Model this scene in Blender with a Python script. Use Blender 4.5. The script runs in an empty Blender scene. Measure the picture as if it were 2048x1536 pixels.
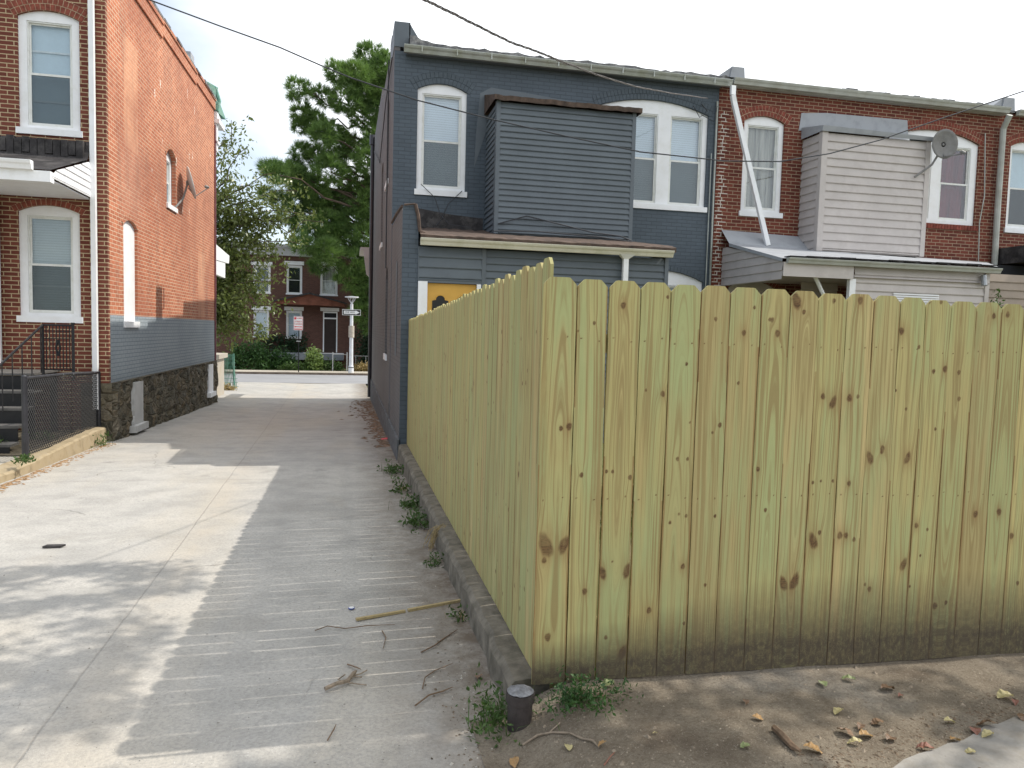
import bpy, math, random
import numpy as np
from mathutils import Vector, Matrix
from mathutils.geometry import tessellate_polygon
random.seed(7)
RNG = np.random.default_rng(11)
COL = bpy.context.scene.collection
R = math.radians
pi = math.pi
sc = bpy.context.scene

# ------------------------------------------------------------------ node materials
class NM:
    def __init__(s, name):
        s.m = bpy.data.materials.new(name); s.m.use_nodes = True
        s.t = s.m.node_tree; s.t.nodes.clear()
        s.out = s.t.nodes.new('ShaderNodeOutputMaterial')
    def n(s, typ, ins=None, **at):
        nd = s.t.nodes.new('ShaderNode' + typ)
        for k, v in at.items(): setattr(nd, k, v)
        for k, v in (ins or {}).items():
            sock = nd.inputs[k]
            if isinstance(v, bpy.types.NodeSocket): s.t.links.new(v, sock)
            elif isinstance(v, (tuple, list)) and len(v) == 3 and sock.type == 'RGBA': sock.default_value = (*v, 1)
            else: sock.default_value = v
        return nd
    def uv(s, sx=1, sy=1, sz=1, off=(0, 0, 0)):
        tc = s.n('TexCoord'); mp = s.n('Mapping', {'Vector': tc.outputs['UV'], 'Scale': (sx, sy, sz), 'Location': off}); return mp.outputs[0]
    def obj(s, sx=1, sy=1, sz=1):
        tc = s.n('TexCoord'); mp = s.n('Mapping', {'Vector': tc.outputs['Object'], 'Scale': (sx, sy, sz)}); return mp.outputs[0]
    def noise(s, vec, scale, detail=4, rough=.55, dist=0):
        return s.n('TexNoise', {'Vector': vec, 'Scale': scale, 'Detail': detail, 'Roughness': rough, 'Distortion': dist}).outputs['Fac']
    def ramp(s, fac, *stops):
        r = s.n('ValToRGB', {'Fac': fac}); el = r.color_ramp.elements
        while len(el) < len(stops): el.new(.5)
        for e, (p, c) in zip(el, stops):
            e.position = p; e.color = (*c, 1) if isinstance(c, (tuple, list)) else (c, c, c, 1)
        return r.outputs[0]
    def mix(s, f, a, b, mode='MIX'):
        x = s.n('Mix', data_type='RGBA', blend_type=mode)
        for sk, v in ((x.inputs[0], f), (x.inputs[6], a), (x.inputs[7], b)):
            if isinstance(v, bpy.types.NodeSocket): s.t.links.new(v, sk)
            elif isinstance(v, (tuple, list)): sk.default_value = (*v[:3], 1)
            else: sk.default_value = v
        return x.outputs[2]
    def math(s, op, a, b=0.0, clamp=False):
        x = s.n('Math', operation=op, use_clamp=clamp)
        for i, v in enumerate((a, b)):
            if isinstance(v, bpy.types.NodeSocket): s.t.links.new(v, x.inputs[i])
            else: x.inputs[i].default_value = v
        return x.outputs[0]
    def sep(s, v): return s.n('SeparateXYZ', {0: v}).outputs
    def bump(s, h, strength=.3, dist=.01, nrm=None):
        i = {'Height': h, 'Strength': strength, 'Distance': dist}
        if nrm is not None: i['Normal'] = nrm
        return s.n('Bump', i).outputs[0]
    def finish(s, col, rough=.8, nrm=None, spec=.3, metal=0, **kw):
        i = {'Base Color': col, 'Roughness': rough, 'Specular IOR Level': spec, 'Metallic': metal}
        i.update(kw)
        if nrm is not None: i['Normal'] = nrm
        b = s.n('BsdfPrincipled', i); s.t.links.new(b.outputs[0], s.out.inputs[0]); return s.m
    def end(s, sh): s.t.links.new(sh, s.out.inputs[0]); return s.m
    def rnd(s): return s.n('ObjectInfo').outputs['Random']

def varied(name, col, var=.15, scale=8, rough=.6, bump=.1, bscale=60, spec=.3, metal=0, dirt=None, dscale=2.5, obj=True, **kw):
    m = NM(name); v = m.obj() if obj else m.uv()
    a = m.noise(v, scale, 5, .6)
    lo = tuple(c * (1 - var) for c in col); hi = tuple(min(1, c * (1 + var)) for c in col)
    c = m.ramp(a, (.3, lo), (.7, hi))
    if dirt:
        d = m.noise(v, dscale, 8, .7); c = m.mix(m.ramp(d, (.48, 0), (.72, .8)), c, dirt)
    b = m.bump(m.noise(v, bscale, 4), bump, .004)
    return m.finish(c, rough, b, spec, metal, **kw)

def brick(name, c1, c2, mortar, rough=.85, msize=.007, paint=None, side=False, dark=.5, joint=.35):
    m = NM(name); v = m.uv()
    wob = m.noise(v, 14, 3); 
    vv = m.n('VectorMath', {0: v, 1: m.n('VectorMath', {0: m.n('TexNoise', {'Vector': v, 'Scale': 9.0, 'Detail': 3.0}).outputs['Color'], 1: (.006, .006, 0)}, operation='MULTIPLY').outputs[0]}, operation='ADD').outputs[0]
    bt = m.n('TexBrick', {'Vector': vv, 'Scale': 1.0, 'Mortar Size': msize, 'Mortar Smooth': .3, 'Bias': 0.0, 'Brick Width': .212, 'Row Height': .0695,
                          'Color1': (0, 0, 0), 'Color2': (1, 1, 1), 'Mortar': (.5, .5, .5)}, offset=.5)
    fac = bt.outputs['Fac']
    per = bt.outputs['Color']
    fine = m.noise(v, 70, 6, .7); big = m.noise(v, .9, 6, .6)
    if paint is None or side:
        c = m.mix(m.ramp(per, (.0, 0), (1, 1)), c1, c2)
        c = m.mix(m.math('MULTIPLY', m.ramp(fine, (.35, 1), (.7, 0)), dark), c, tuple(x * .45 for x in c1))
        c = m.mix(m.ramp(m.noise(v, 3.1, 5, .7), (.55, 0), (.8, .45)), c, tuple(x * .55 for x in c1))
        c = m.mix(m.ramp(m.noise(v, 5.3, 9, .8), (.66, 0), (.74, .35)), c, tuple(min(1, x * 1.5 + .06) for x in c1))
        mm = m.mix(m.ramp(fine, (.3, 0), (.75, 1)), tuple(x * .7 for x in mortar), mortar)
        c = m.mix(fac, c, mm)
    if side:
        s3 = m.sep(v); u, z = s3[0], s3[1]
        def box(u0, u1, z0, z1, soft=.02, wob_=.05):
            uu = m.math('ADD', u, m.math('MULTIPLY', m.math('SUBTRACT', wob, .5), wob_))
            a = m.math('MULTIPLY', m.n('MapRange', {'Value': uu, 'From Min': u0 - soft, 'From Max': u0 + soft}).outputs[0], m.n('MapRange', {'Value': uu, 'From Min': u1 + soft, 'From Max': u1 - soft}).outputs[0])
            b = m.math('MULTIPLY', m.n('MapRange', {'Value': z, 'From Min': z0 - soft, 'From Max': z0 + soft}).outputs[0], m.n('MapRange', {'Value': z, 'From Min': z1 + soft, 'From Max': z1 - soft}).outputs[0])
            return m.math('MULTIPLY', a, b)
        # bricked-up window with paler bricks, and a second one at the street end
        g = m.math('ADD', box(14.46, 15.3, 3.1, 5.0), box(20.5, 21.3, .2, 1.85), True)
        c = m.mix(m.math('MULTIPLY', g, m.ramp(big, (.3, .3), (.7, .75))), c, (.72, .40, .25))
        c = m.mix(m.math('MULTIPLY', box(14.3, 15.5, 1.9, 3.2, .3), .35), c, (.60, .36, .26))
        # white drips
        c = m.mix(m.ramp(m.noise(v, .55, 7, .65), (.42, 0), (.62, .5)), c, (.30, .10, .062))
        c = m.mix(m.ramp(m.noise(m.uv(2.2, .35, 1), 1.3, 6, .7), (.5, 0), (.72, .5)), c, (.24, .13, .10))
        c = m.mix(m.ramp(m.noise(v, 12, 8, .8), (.6, 0), (.7, .5)), c, (.66, .40, .27))
        sp = m.n('TexVoronoi', {'Vector': m.uv(1, .42, 1), 'Scale': 2.6, 'Randomness': 1.0}).outputs['Distance']
        sp2 = m.math('MULTIPLY', m.ramp(sp, (.09, 1), (.14, 0)), m.ramp(m.noise(v, 17, 3, .8), (.48, 0), (.54, 1)))
        sp2 = m.math('MULTIPLY', sp2, box(15.5, 22.4, 2.6, 5.6, .4))
        c = m.mix(sp2, c, (.85, .8, .72))
        pm = m.n('MapRange', {'Value': m.math('ADD', z, m.math('MULTIPLY', m.math('SUBTRACT', fine, .5), .03)), 'From Min': .126, 'From Max': .112}).outputs[0]
        pc = m.mix(m.ramp(big, (.3, 0), (.7, 1)), (.27, .315, .35), (.35, .39, .42))
        pc = m.mix(m.math('MULTIPLY', fac, .55), pc, (.10, .125, .15))
        c = m.mix(pm, c, pc)
    elif paint is not None:
        c = m.mix(m.ramp(big, (.3, 0), (.7, 1)), tuple(x * .85 for x in paint), tuple(x * 1.15 for x in paint))
        c = m.mix(m.math('MULTIPLY', m.ramp(per, (0, 0), (1, 1)), .35), c, tuple(x * 1.35 for x in paint))
        c = m.mix(m.math('MULTIPLY', m.ramp(fine, (.6, 0), (.8, 1)), .25), c, tuple(x * 1.6 + .01 for x in paint))
        c = m.mix(m.math('MULTIPLY', fac, joint), c, tuple(x * .42 for x in paint))
    h = m.math('ADD', m.math('MULTIPLY', m.math('SUBTRACT', 1.0, fac), .8), m.math('MULTIPLY', fine, .45))
    return m.finish(c, rough if paint is None else .62, m.bump(h, .7, .006), .25)

M = {}
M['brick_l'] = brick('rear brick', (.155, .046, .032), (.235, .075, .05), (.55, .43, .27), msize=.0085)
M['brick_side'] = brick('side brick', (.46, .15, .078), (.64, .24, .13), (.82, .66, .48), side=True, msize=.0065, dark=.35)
M['brick_r'] = brick('old brick', (.12, .034, .025), (.225, .062, .04), (.40, .29, .20), msize=.0075)
M['brick_far'] = brick('dark brick', (.12, .058, .046), (.17, .082, .062), (.16, .11, .09))
M['brick_dark'] = brick('painted brick', (.1, .1, .1), (.1, .1, .1), (.1, .1, .1), paint=(.080, .100, .122))
M['brick_darkside'] = brick('painted side brick', (.1, .1, .1), (.1, .1, .1), (.1, .1, .1), paint=(.125, .119, .120), joint=.5)
M['vous_l'] = varied('arch brick', (.21, .06, .04), .4, 14, .85, .3)
M['vous_r'] = varied('old arch brick', (.19, .05, .035), .45, 14, .85, .3)
M['vous_d'] = varied('painted arch brick', (.078, .098, .118), .15, 14, .65, .3)
M['mortar'] = varied('mortar', (.42, .32, .22), .3, 20, .95, .4)
M['mortar_d'] = varied('painted mortar', (.05, .064, .078), .2, 20, .8, .3)
M['white'] = varied('white trim paint', (.82, .83, .85), .04, 3, .45, .06, 40, dirt=(.74, .74, .73), dscale=5)
M['vinyl'] = varied('window vinyl', (.74, .75, .73), .05, 3, .4, .03, 30, dirt=(.58, .58, .53), dscale=7)
M['slate'] = varied('slate siding', (.118, .140, .160), .10, 1.2, .5, .06, 60, dirt=(.095, .112, .130), dscale=1.3)
M['beige'] = varied('beige siding', (.50, .46, .44), .07, 2, .5, .12, 120, dirt=(.42, .38, .36), dscale=3)
M['whitesiding'] = varied('white siding', (.78, .78, .80), .04, 2, .5, .08, 120)
M['slatetrim'] = varied('slate corner trim', (.118, .138, .158), .1, 2, .5, .1)
M['tar'] = varied('tar roofing', (.035, .032, .033), .5, 7, .75, .9, 18, dirt=(.13, .12, .115), dscale=4)
M['brownroof'] = varied('brown roof edge', (.10, .07, .055), .35, 9, .85, .8, 25, dirt=(.03, .026, .025), dscale=4)
M['roofedge'] = varied('weathered roll roofing', (.12, .12, .125), .6, 7, .8, .8, 25, dirt=(.45, .44, .42), dscale=9)
M['silver'] = varied('aluminium roof coating', (.33, .345, .37), .15, 5, .55, .6, 14, dirt=(.30, .31, .33), dscale=5)
M['gutter'] = varied('galvanised gutter', (.36, .38, .36), .15, 4, .4, .1, 30, metal=.35, dirt=(.26, .27, .2), dscale=3)
M['gutter2'] = varied('painted gutter', (.40, .41, .38), .12, 4, .5, .1, 30, dirt=(.30, .29, .24), dscale=3)
M['cream'] = varied('cream painted gutter', (.62, .60, .50), .07, 3, .45, .06, 30, dirt=(.48, .47, .34), dscale=4)
M['iron'] = varied('black iron', (.018, .018, .02), .3, 20, .42, .15, 60)
M['blackpipe'] = varied('black painted tube', (.026, .026, .032), .3, 8, .38, .1, 60, spec=.5)
M['galv'] = varied('galvanised steel', (.36, .37, .38), .15, 20, .45, .1, 60, metal=.6)
M['polewhite'] = varied('pale pole paint', (.66, .68, .72), .1, 4, .45, .1, 30, dirt=(.5, .45, .4), dscale=3)
M['cable'] = varied('cable sheath', (.05, .052, .058), .2, 30, .6, .1)
M['cable2'] = varied('weathered twisted cable', (.13, .12, .12), .5, 60, .7, .3)
M['green_metal'] = varied('green painted metal', (.10, .24, .185), .3, 9, .5, .2, 30, dirt=(.28, .36, .30), dscale=6)
M['blind'] = None
def mk_blind(name, c, pitch=24, dirt=None):
    m = NM(name); v = m.uv(); z = m.sep(v)[1]
    w = m.math('FRACT', m.math('MULTIPLY', z, pitch))
    c2 = m.mix(m.ramp(w, (.0, .0), (.3, .8), (1, 1)), tuple(x * .6 for x in c), c)
    c2 = m.mix(m.ramp(m.noise(v, 2.2, 3), (.35, 0), (.7, .35)), c2, tuple(x * .7 for x in c))
    return m.finish(c2, .7, m.bump(w, .5, .01))
M['blind'] = mk_blind('window blind', (.80, .85, .90))
M['blindgrey'] = mk_blind('grey window blind', (.55, .58, .57))
M['shade'] = varied('fabric roller shade', (.62, .70, .73), .08, 3, .8, .2)
def mk_curtain(name, c):
    m = NM(name); v = m.uv(14, .8, 1); a = m.noise(v, 1.0, 3, .5, .6)
    return m.finish(m.ramp(a, (.3, tuple(x * .4 for x in c)), (.65, c)), .9, m.bump(a, .8, .05))
M['redcurtain'] = mk_curtain('red curtain', (.20, .028, .034))
M['sheet'] = mk_curtain('hung bed sheet', (.52, .47, .40))
M['interior'] = varied('dark room', (.02, .021, .024), .2, 2, .9)
def mk_glass(name, tint, refl, rough=.02):
    m = NM(name)
    tr = m.n('BsdfTransparent', {'Color': tint}); gl = m.n('BsdfGlossy', {'Color': (.9, .95, 1), 'Roughness': rough})
    bf = m.n('NewGeometry').outputs['Backfacing']; fr = m.n('Fresnel', {'IOR': m.math('SUBTRACT', 1.45, m.math('MULTIPLY', bf, .7603))}).outputs[0]
    nb = m.bump(m.noise(m.obj(), 2.5, 2), .15, .02); m.t.links.new(nb, gl.inputs['Normal'])
    f = m.math('ADD', m.math('MULTIPLY', fr, 1.0), refl, True)
    return m.end(m.n('MixShader', {0: f, 1: tr.outputs[0], 2: gl.outputs[0]}).outputs[0])
M['glass'] = mk_glass('window glass', (.90, .93, .95), .02)
M['screen'] = mk_glass('insect screen over glass', (.58, .62, .63), .04, .3)
M['siding_white_door'] = M['white']

def mk_concrete():
    m = NM('alley concrete'); v = m.obj(); s = m.sep(v); x, y = s[0], s[1]
    big = m.noise(v, .35, 6, .6); mid = m.noise(v, 2.3, 7, .65); fine = m.noise(v, 55, 5, .7); grit = m.noise(v, 190, 2, .6)
    c = m.ramp(big, (.32, (.42, .40, .37)), (.68, (.51, .49, .455)))
    c = m.mix(m.ramp(mid, (.36, .75), (.58, 0)), c, (.33, .32, .30))
    c = m.mix(m.ramp(m.noise(v, 1.1, 8, .72, .5), (.52, 0), (.66, .5)), c, (.30, .285, .26))
    c = m.mix(m.ramp(m.noise(m.obj(1, .25, 1), .9, 4, .6), (.5, 0), (.62, .35)), c, (.50, .44, .35))
    st = m.noise(m.obj(.35, 2.2, 1), 1.1, 6, .7, .4)
    c = m.mix(m.ramp(st, (.5, 0), (.72, .32)), c, (.56, .53, .48))
    c = m.mix(m.ramp(m.noise(v, 9, 6, .75), (.6, 0), (.75, .4)), c, (.20, .195, .19))
    c = m.mix(m.ramp(fine, (.34, .55), (.58, 0)), c, (.24, .23, .22))
    c = m.mix(m.ramp(grit, (.66, 0), (.72, .6)), c, (.16, .155, .15))
    c = m.mix(m.ramp(m.noise(m.obj(1, 1, 1), 130, 2, .5), (.69, 0), (.74, .7)), c, (.7, .69, .66))
    wy = m.math('MULTIPLY', m.math('SUBTRACT', mid, .5), .04)
    def line(val, w, str_):
        return m.math('MULTIPLY', m.n('MapRange', {'Value': m.math('ABSOLUTE', m.math('ADD', val, wy)), 'From Min': w * 1.6, 'From Max': w * .4}).outputs[0], str_)
    ctr = m.math('ADD', m.math('ADD', x, 1.17), m.math('MULTIPLY', y, .028))
    cr = line(ctr, .005, .28)
    wet = m.n('MapRange', {'Value': m.math('ABSOLUTE', m.math('SUBTRACT', ctr, .12)), 'From Min': .35, 'From Max': 0}).outputs[0]
    c = m.mix(m.math('MULTIPLY', wet, m.ramp(mid, (.35, .05), (.7, .4))), c, (.44, .37, .28))
    ck = m.n('TexVoronoi', {'Vector': m.n('VectorMath', {0: v, 1: m.n('VectorMath', {0: m.n('TexNoise', {'Vector': v, 'Scale': 2.5, 'Detail': 5.0}).outputs['Color'], 1: (.5, .5, 0)}, operation='MULTIPLY').outputs[0]}, operation='ADD').outputs[0], 'Scale': .38}, feature='DISTANCE_TO_EDGE').outputs['Distance']
    ckm = m.math('MULTIPLY', m.ramp(ck, (.0, 1), (.0035, 0)), m.ramp(m.noise(v, .6, 2), (.56, 0), (.64, .5)))
    oil = m.math('MULTIPLY', m.ramp(m.n('TexVoronoi', {'Vector': v, 'Scale': .9}).outputs['Distance'], (.05, 1), (.13, 0)), m.ramp(m.noise(v, 5, 5, .7), (.42, 0), (.62, .6)))
    c = m.mix(oil, c, (.15, .145, .14))
    lines = m.math('MAXIMUM', cr, ckm)
    for yy, s_ in ((9.62, .3), (14.25, .6), (19.4, .3), (24.3, .4), (28.8, .5)):
        lines = m.math('MAXIMUM', lines, line(m.math('SUBTRACT', y, yy), .008, s_))
    rb = m.n('MapRange', {'Value': x, 'From Min': .1, 'From Max': .7}).outputs[0]   # soil washed along the kerb
    c = m.mix(m.math('MULTIPLY', rb, m.ramp(m.noise(v, 6, 7, .75), (.3, .3), (.6, 1))), c, (.15, .12, .09))
    c = m.mix(lines, c, (.085, .08, .07))
    h = m.math('ADD', m.math('MULTIPLY', fine, .5), m.math('SUBTRACT', m.math('MULTIPLY', mid, 1.2), m.math('MULTIPLY', lines, 1.5)))
    return m.finish(c, .88, m.bump(m.math('ADD', h, m.math('MULTIPLY', grit, .4)), .55, .012), .25)
M['concrete'] = mk_concrete()
def mk_dirt():
    m = NM('packed dirt'); v = m.obj()
    a = m.noise(v, 2.2, 8, .7); f = m.noise(v, 60, 5, .8); g = m.noise(v, 170, 2, .6)
    c = m.ramp(a, (.3, (.15, .12, .09)), (.5, (.25, .21, .16)), (.7, (.33, .285, .225)))
    c = m.mix(m.ramp(m.noise(v, 7, 6, .7), (.5, 0), (.72, .6)), c, (.17, .14, .105))
    c = m.mix(m.ramp(m.noise(v, 1.1, 5, .6), (.55, 0), (.65, .6)), c, (.27, .25, .22))
    c = m.mix(m.ramp(f, (.35, .5), (.55, 0)), c, (.09, .065, .045))
    c = m.mix(m.ramp(g, (.62, 0), (.7, .6)), c, (.46, .41, .34))
    y = m.sep(v)[1]
    return m.finish(c, .95, m.bump(m.math('ADD', f, m.math('MULTIPLY', g, .6)), 1.0, .012), .15)
M['dirt'] = mk_dirt()
def mk_ground():
    m = NM('rough grassy ground'); v = m.obj()
    c = m.ramp(m.noise(v, .6, 8, .7), (.35, (.06, .09, .03)), (.5, (.13, .13, .06)), (.65, (.26, .20, .13)))
    return m.finish(c, .95, m.bump(m.noise(v, 30, 6, .8), .9, .03), .1)
M['ground'] = mk_ground()
M['street'] = varied('worn street surface', (.27, .27, .28), .12, .6, .9, .4, 60, dirt=(.26, .26, .265), dscale=.8)
M['pavement'] = varied('pavement concrete', (.42, .385, .33), .15, 1.5, .9, .4, 60, dirt=(.33, .27, .18), dscale=1.5)
M['kerb'] = varied('old kerb concrete', (.17, .15, .12), .4, 9, .92, 1.0, 35, dirt=(.075, .07, .05), dscale=7)
M['kerbyellow'] = varied('ochre stained kerb', (.36, .285, .18), .3, 7, .9, .9, 45, dirt=(.22, .19, .15), dscale=7)
M['kerbfar'] = varied('street kerb', (.16, .125, .10), .3, 3, .9, .5, 30)
def mk_stone():
    m = NM('rubble stone'); v = m.uv(.9, 1.35, 1)
    vw = m.n('VectorMath', {0: v, 1: m.n('VectorMath', {0: m.n('TexNoise', {'Vector': v, 'Scale': 5.0, 'Detail': 3.0}).outputs['Color'], 1: (.16, .16, 0)}, operation='MULTIPLY').outputs[0]}, operation='ADD').outputs[0]
    ed = m.n('TexVoronoi', {'Vector': vw, 'Scale': 4.6}, feature='DISTANCE_TO_EDGE').outputs['Distance']
    ce = m.n('TexVoronoi', {'Vector': vw, 'Scale': 4.6}).outputs['Color']
    k = m.sep(ce)
    c = m.ramp(k[0], (0, (.075, .07, .055)), (.3, (.20, .17, .115)), (.55, (.13, .125, .10)), (.8, (.27, .215, .14)), (1, (.23, .22, .19)))
    f = m.noise(v, 22, 7, .75)
    c = m.mix(m.ramp(f, (.35, .6), (.6, 0)), c, (.045, .042, .03))
    c = m.mix(m.ramp(m.noise(v, 5, 5, .7), (.55, 0), (.75, .6)), c, (.25, .22, .15))
    mo = m.ramp(ed, (.02, 1), (.055, 0))
    c = m.mix(mo, c, (.20, .175, .13))
    h = m.math('ADD', m.ramp(ed, (0, 0), (.16, 1)), m.math('MULTIPLY', f, .6))
    return m.finish(c, .9, m.bump(h, 1.0, .06), .2)
M['stone'] = mk_stone()
def mk_picket():
    m = NM('pressure treated pine'); tc = m.n('TexCoord'); uv = tc.outputs['UV']; s = m.sep(uv); G, V = s[0], s[1]
    rnd = m.rnd()
    seed = m.math('MULTIPLY', rnd, 37.0)
    def vec(gx, vz): return m.n('CombineXYZ', {0: m.math('MULTIPLY', G, gx), 1: m.math('MULTIPLY', V, vz), 2: seed}).outputs[0]
    ring = m.noise(vec(110, 1.1), 1.0, 3, .55, .25)
    ring2 = m.noise(vec(300, 5), 1.0, 3, .6)
    broad = m.noise(vec(14, 1.2), 1.0, 3, .5)
    base = m.ramp(m.math('FRACT', m.math('MULTIPLY', rnd, 13.7)), (0, (.44, .385, .165)), (.2, (.54, .45, .19)), (.4, (.40, .375, .165)), (.6, (.55, .43, .20)), (.8, (.42, .34, .155)), (1, (.50, .43, .185)))
    c = m.mix(m.ramp(broad, (.40, .05), (.62, .75)), base, (.37, .42, .195))      # copper green streaks
    c = m.mix(m.ramp(m.noise(vec(9, .8), 1.7, 3), (.55, 0), (.72, .35)), c, (.52, .36, .16))
    c = m.mix(m.ramp(ring, (.38, .8), (.53, 0)), c, (.29, .215, .09))
    c = m.mix(m.ramp(ring2, (.3, .35), (.6, 0)), c, (.27, .215, .09))
    kn = m.n('Attribute', attribute_name='knot').outputs['Fac']
    st = m.n('Attribute', attribute_name='stain_gapshade').outputs['Fac']  # resin stains plus gap shade painted along board edges
    spk = m.noise(vec(260, 260), 1.0, 2, .5)
    c = m.mix(m.math('MULTIPLY', st, m.ramp(m.noise(vec(60, 8), 1, 4, .7), (.3, .35), (.7, 1))), c, (.22, .10, .035))
    kc = m.mix(m.ramp(m.noise(vec(200, 160), 1, 2), (.4, 0), (.6, 1)), (.04, .022, .013), (.14, .075, .035))
    c = m.mix(m.math('MULTIPLY', m.ramp(kn, (.22, 0), (.70, 1)), m.ramp(m.noise(vec(30, 20), 1, 2), (.3, .55), (.6, .97))), c, kc)
    c = m.mix(m.math('MULTIPLY', m.ramp(kn, (.05, 0), (.35, 1)), .18), c, (.30, .18, .07))
    mud = m.n('Attribute', attribute_name='mud').outputs['Fac']
    mf = m.math('MULTIPLY', mud, m.ramp(m.math('ADD', m.math('MULTIPLY', spk, .35), m.math('MULTIPLY', m.noise(vec(45, 30), 1, 5, .7), .65)), (.25, .6), (.55, 1)), True)
    c = m.mix(mf, c, (.075, .06, .042))
    h = m.math('ADD', m.math('MULTIPLY', ring, .6), m.math('ADD', m.math('MULTIPLY', ring2, .3), m.math('MULTIPLY', kn, .4)))
    return m.finish(c, .72, m.bump(h, .35, .003), .25)
M['picket'] = mk_picket()
M['rail'] = varied('treated lumber', (.34, .28, .12), .2, 6, .8, .3)
M['cutwood'] = varied('cut lumber', (.42, .33, .17), .2, 30, .8, .3, dirt=(.14, .10, .06), dscale=30)
M['twig'] = varied('dead twig', (.17, .115, .075), .35, 40, .9, .4)
M['stick'] = varied('weathered stick', (.25, .20, .15), .35, 30, .9, .5)
M['bark'] = varied('bark', (.09, .065, .05), .4, 8, .95, .9, 25)
M['door'] = varied('yellow door paint', (.62, .36, .075), .08, 3, .5, .08, 30)
M['doordark'] = varied('dark brown door', (.03, .018, .015), .2, 3, .5, .1)
M['steps'] = varied('black painted steps', (.016, .016, .017), .3, 6, .55, .3)
M['tread'] = varied('worn grey tread', (.11, .105, .10), .3, 7, .7, .3)
M['signwhite'] = varied('sign sheet white', (.75, .76, .75), .04, 4, .4, .02)
M['signblack'] = varied('sign black', (.02, .02, .02), .1, 4, .4, .02)
M['signred'] = varied('sign red', (.62, .05, .06), .1, 4, .4, .02)
M['dish'] = varied('satellite dish paint', (.20, .195, .19), .2, 9, .55, .2, 40, dirt=(.2, .19, .17), dscale=12)
M['dishwhite'] = varied('pale dish paint', (.58, .58, .57), .08, 9, .5, .1)
M['bollardtop'] = varied('pitted concrete fill', (.19, .19, .20), .45, 35, .85, .9, 60, dirt=(.10, .10, .10), dscale=22)
M['bollard'] = varied('rusty dark pipe', (.055, .045, .042), .4, 14, .7, .6, 50)
M['cap_blue'] = varied('bottle cap rim', (.04, .07, .30), .1, 30, .4)
M['litterred'] = varied('red wrapper', (.6, .04, .06), .2, 20, .4)
M['copper'] = varied('maroon painted pipe', (.16, .045, .055), .2, 4, .6, .2)
def mk_leaf(name, c1, c2, tr=.3, scale=3, rough=.5):
    m = NM(name); v = m.obj(); a = m.noise(v, scale, 4, .7); b = m.noise(v, scale * 9, 2)
    c = m.mix(m.ramp(m.math('ADD', m.math('MULTIPLY', a, .5), m.math('MULTIPLY', b, .5)), (.35, 0), (.65, 1)), c1, c2)
    p = m.n('BsdfPrincipled', {'Base Color': c, 'Roughness': rough, 'Specular IOR Level': .4})
    t = m.n('BsdfTranslucent', {'Color': m.mix(.5, c, (.5, .6, .1), 'MULTIPLY')})
    t.inputs['Color'].default_value = (*c2, 1)
    return m.end(m.n('MixShader', {0: tr, 1: p.outputs[0], 2: t.outputs[0]}).outputs[0])
M['needle'] = mk_leaf('pine needles', (.07, .14, .045), (.22, .34, .09), .4, .5)
M['leafy'] = mk_leaf('tree leaves', (.08, .115, .032), (.23, .26, .08), .4, 1.4, .3)
M['leafoff'] = mk_leaf('street tree leaves', (.05, .09, .03), (.10, .15, .045), .3)
M['bushleaf'] = mk_leaf('bush leaves', (.025, .07, .022), (.07, .15, .035), .3, 1.5)
M['weedleaf'] = mk_leaf('weed leaves', (.04, .085, .02), (.10, .17, .045), .3, 12)
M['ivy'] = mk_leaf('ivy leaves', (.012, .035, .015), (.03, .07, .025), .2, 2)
M['drygrass'] = mk_leaf('dry grass', (.30, .22, .10), (.48, .36, .17), .3, 6)
M['lf_yellow'] = mk_leaf('yellow fallen leaf', (.42, .36, .17), (.58, .50, .28), .2, 25)
M['lf_brown'] = mk_leaf('brown fallen leaf', (.13, .08, .05), (.24, .15, .09), .1, 25)
M['lf_orange'] = mk_leaf('orange fallen leaf', (.30, .17, .07), (.42, .27, .12), .15, 25)
M['lf_green'] = mk_leaf('green fallen leaf', (.17, .21, .08), (.32, .35, .18), .15, 25)
M['lf_red'] = mk_leaf('reddish fallen leaf', (.19, .08, .055), (.30, .14, .10), .1, 25)

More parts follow.
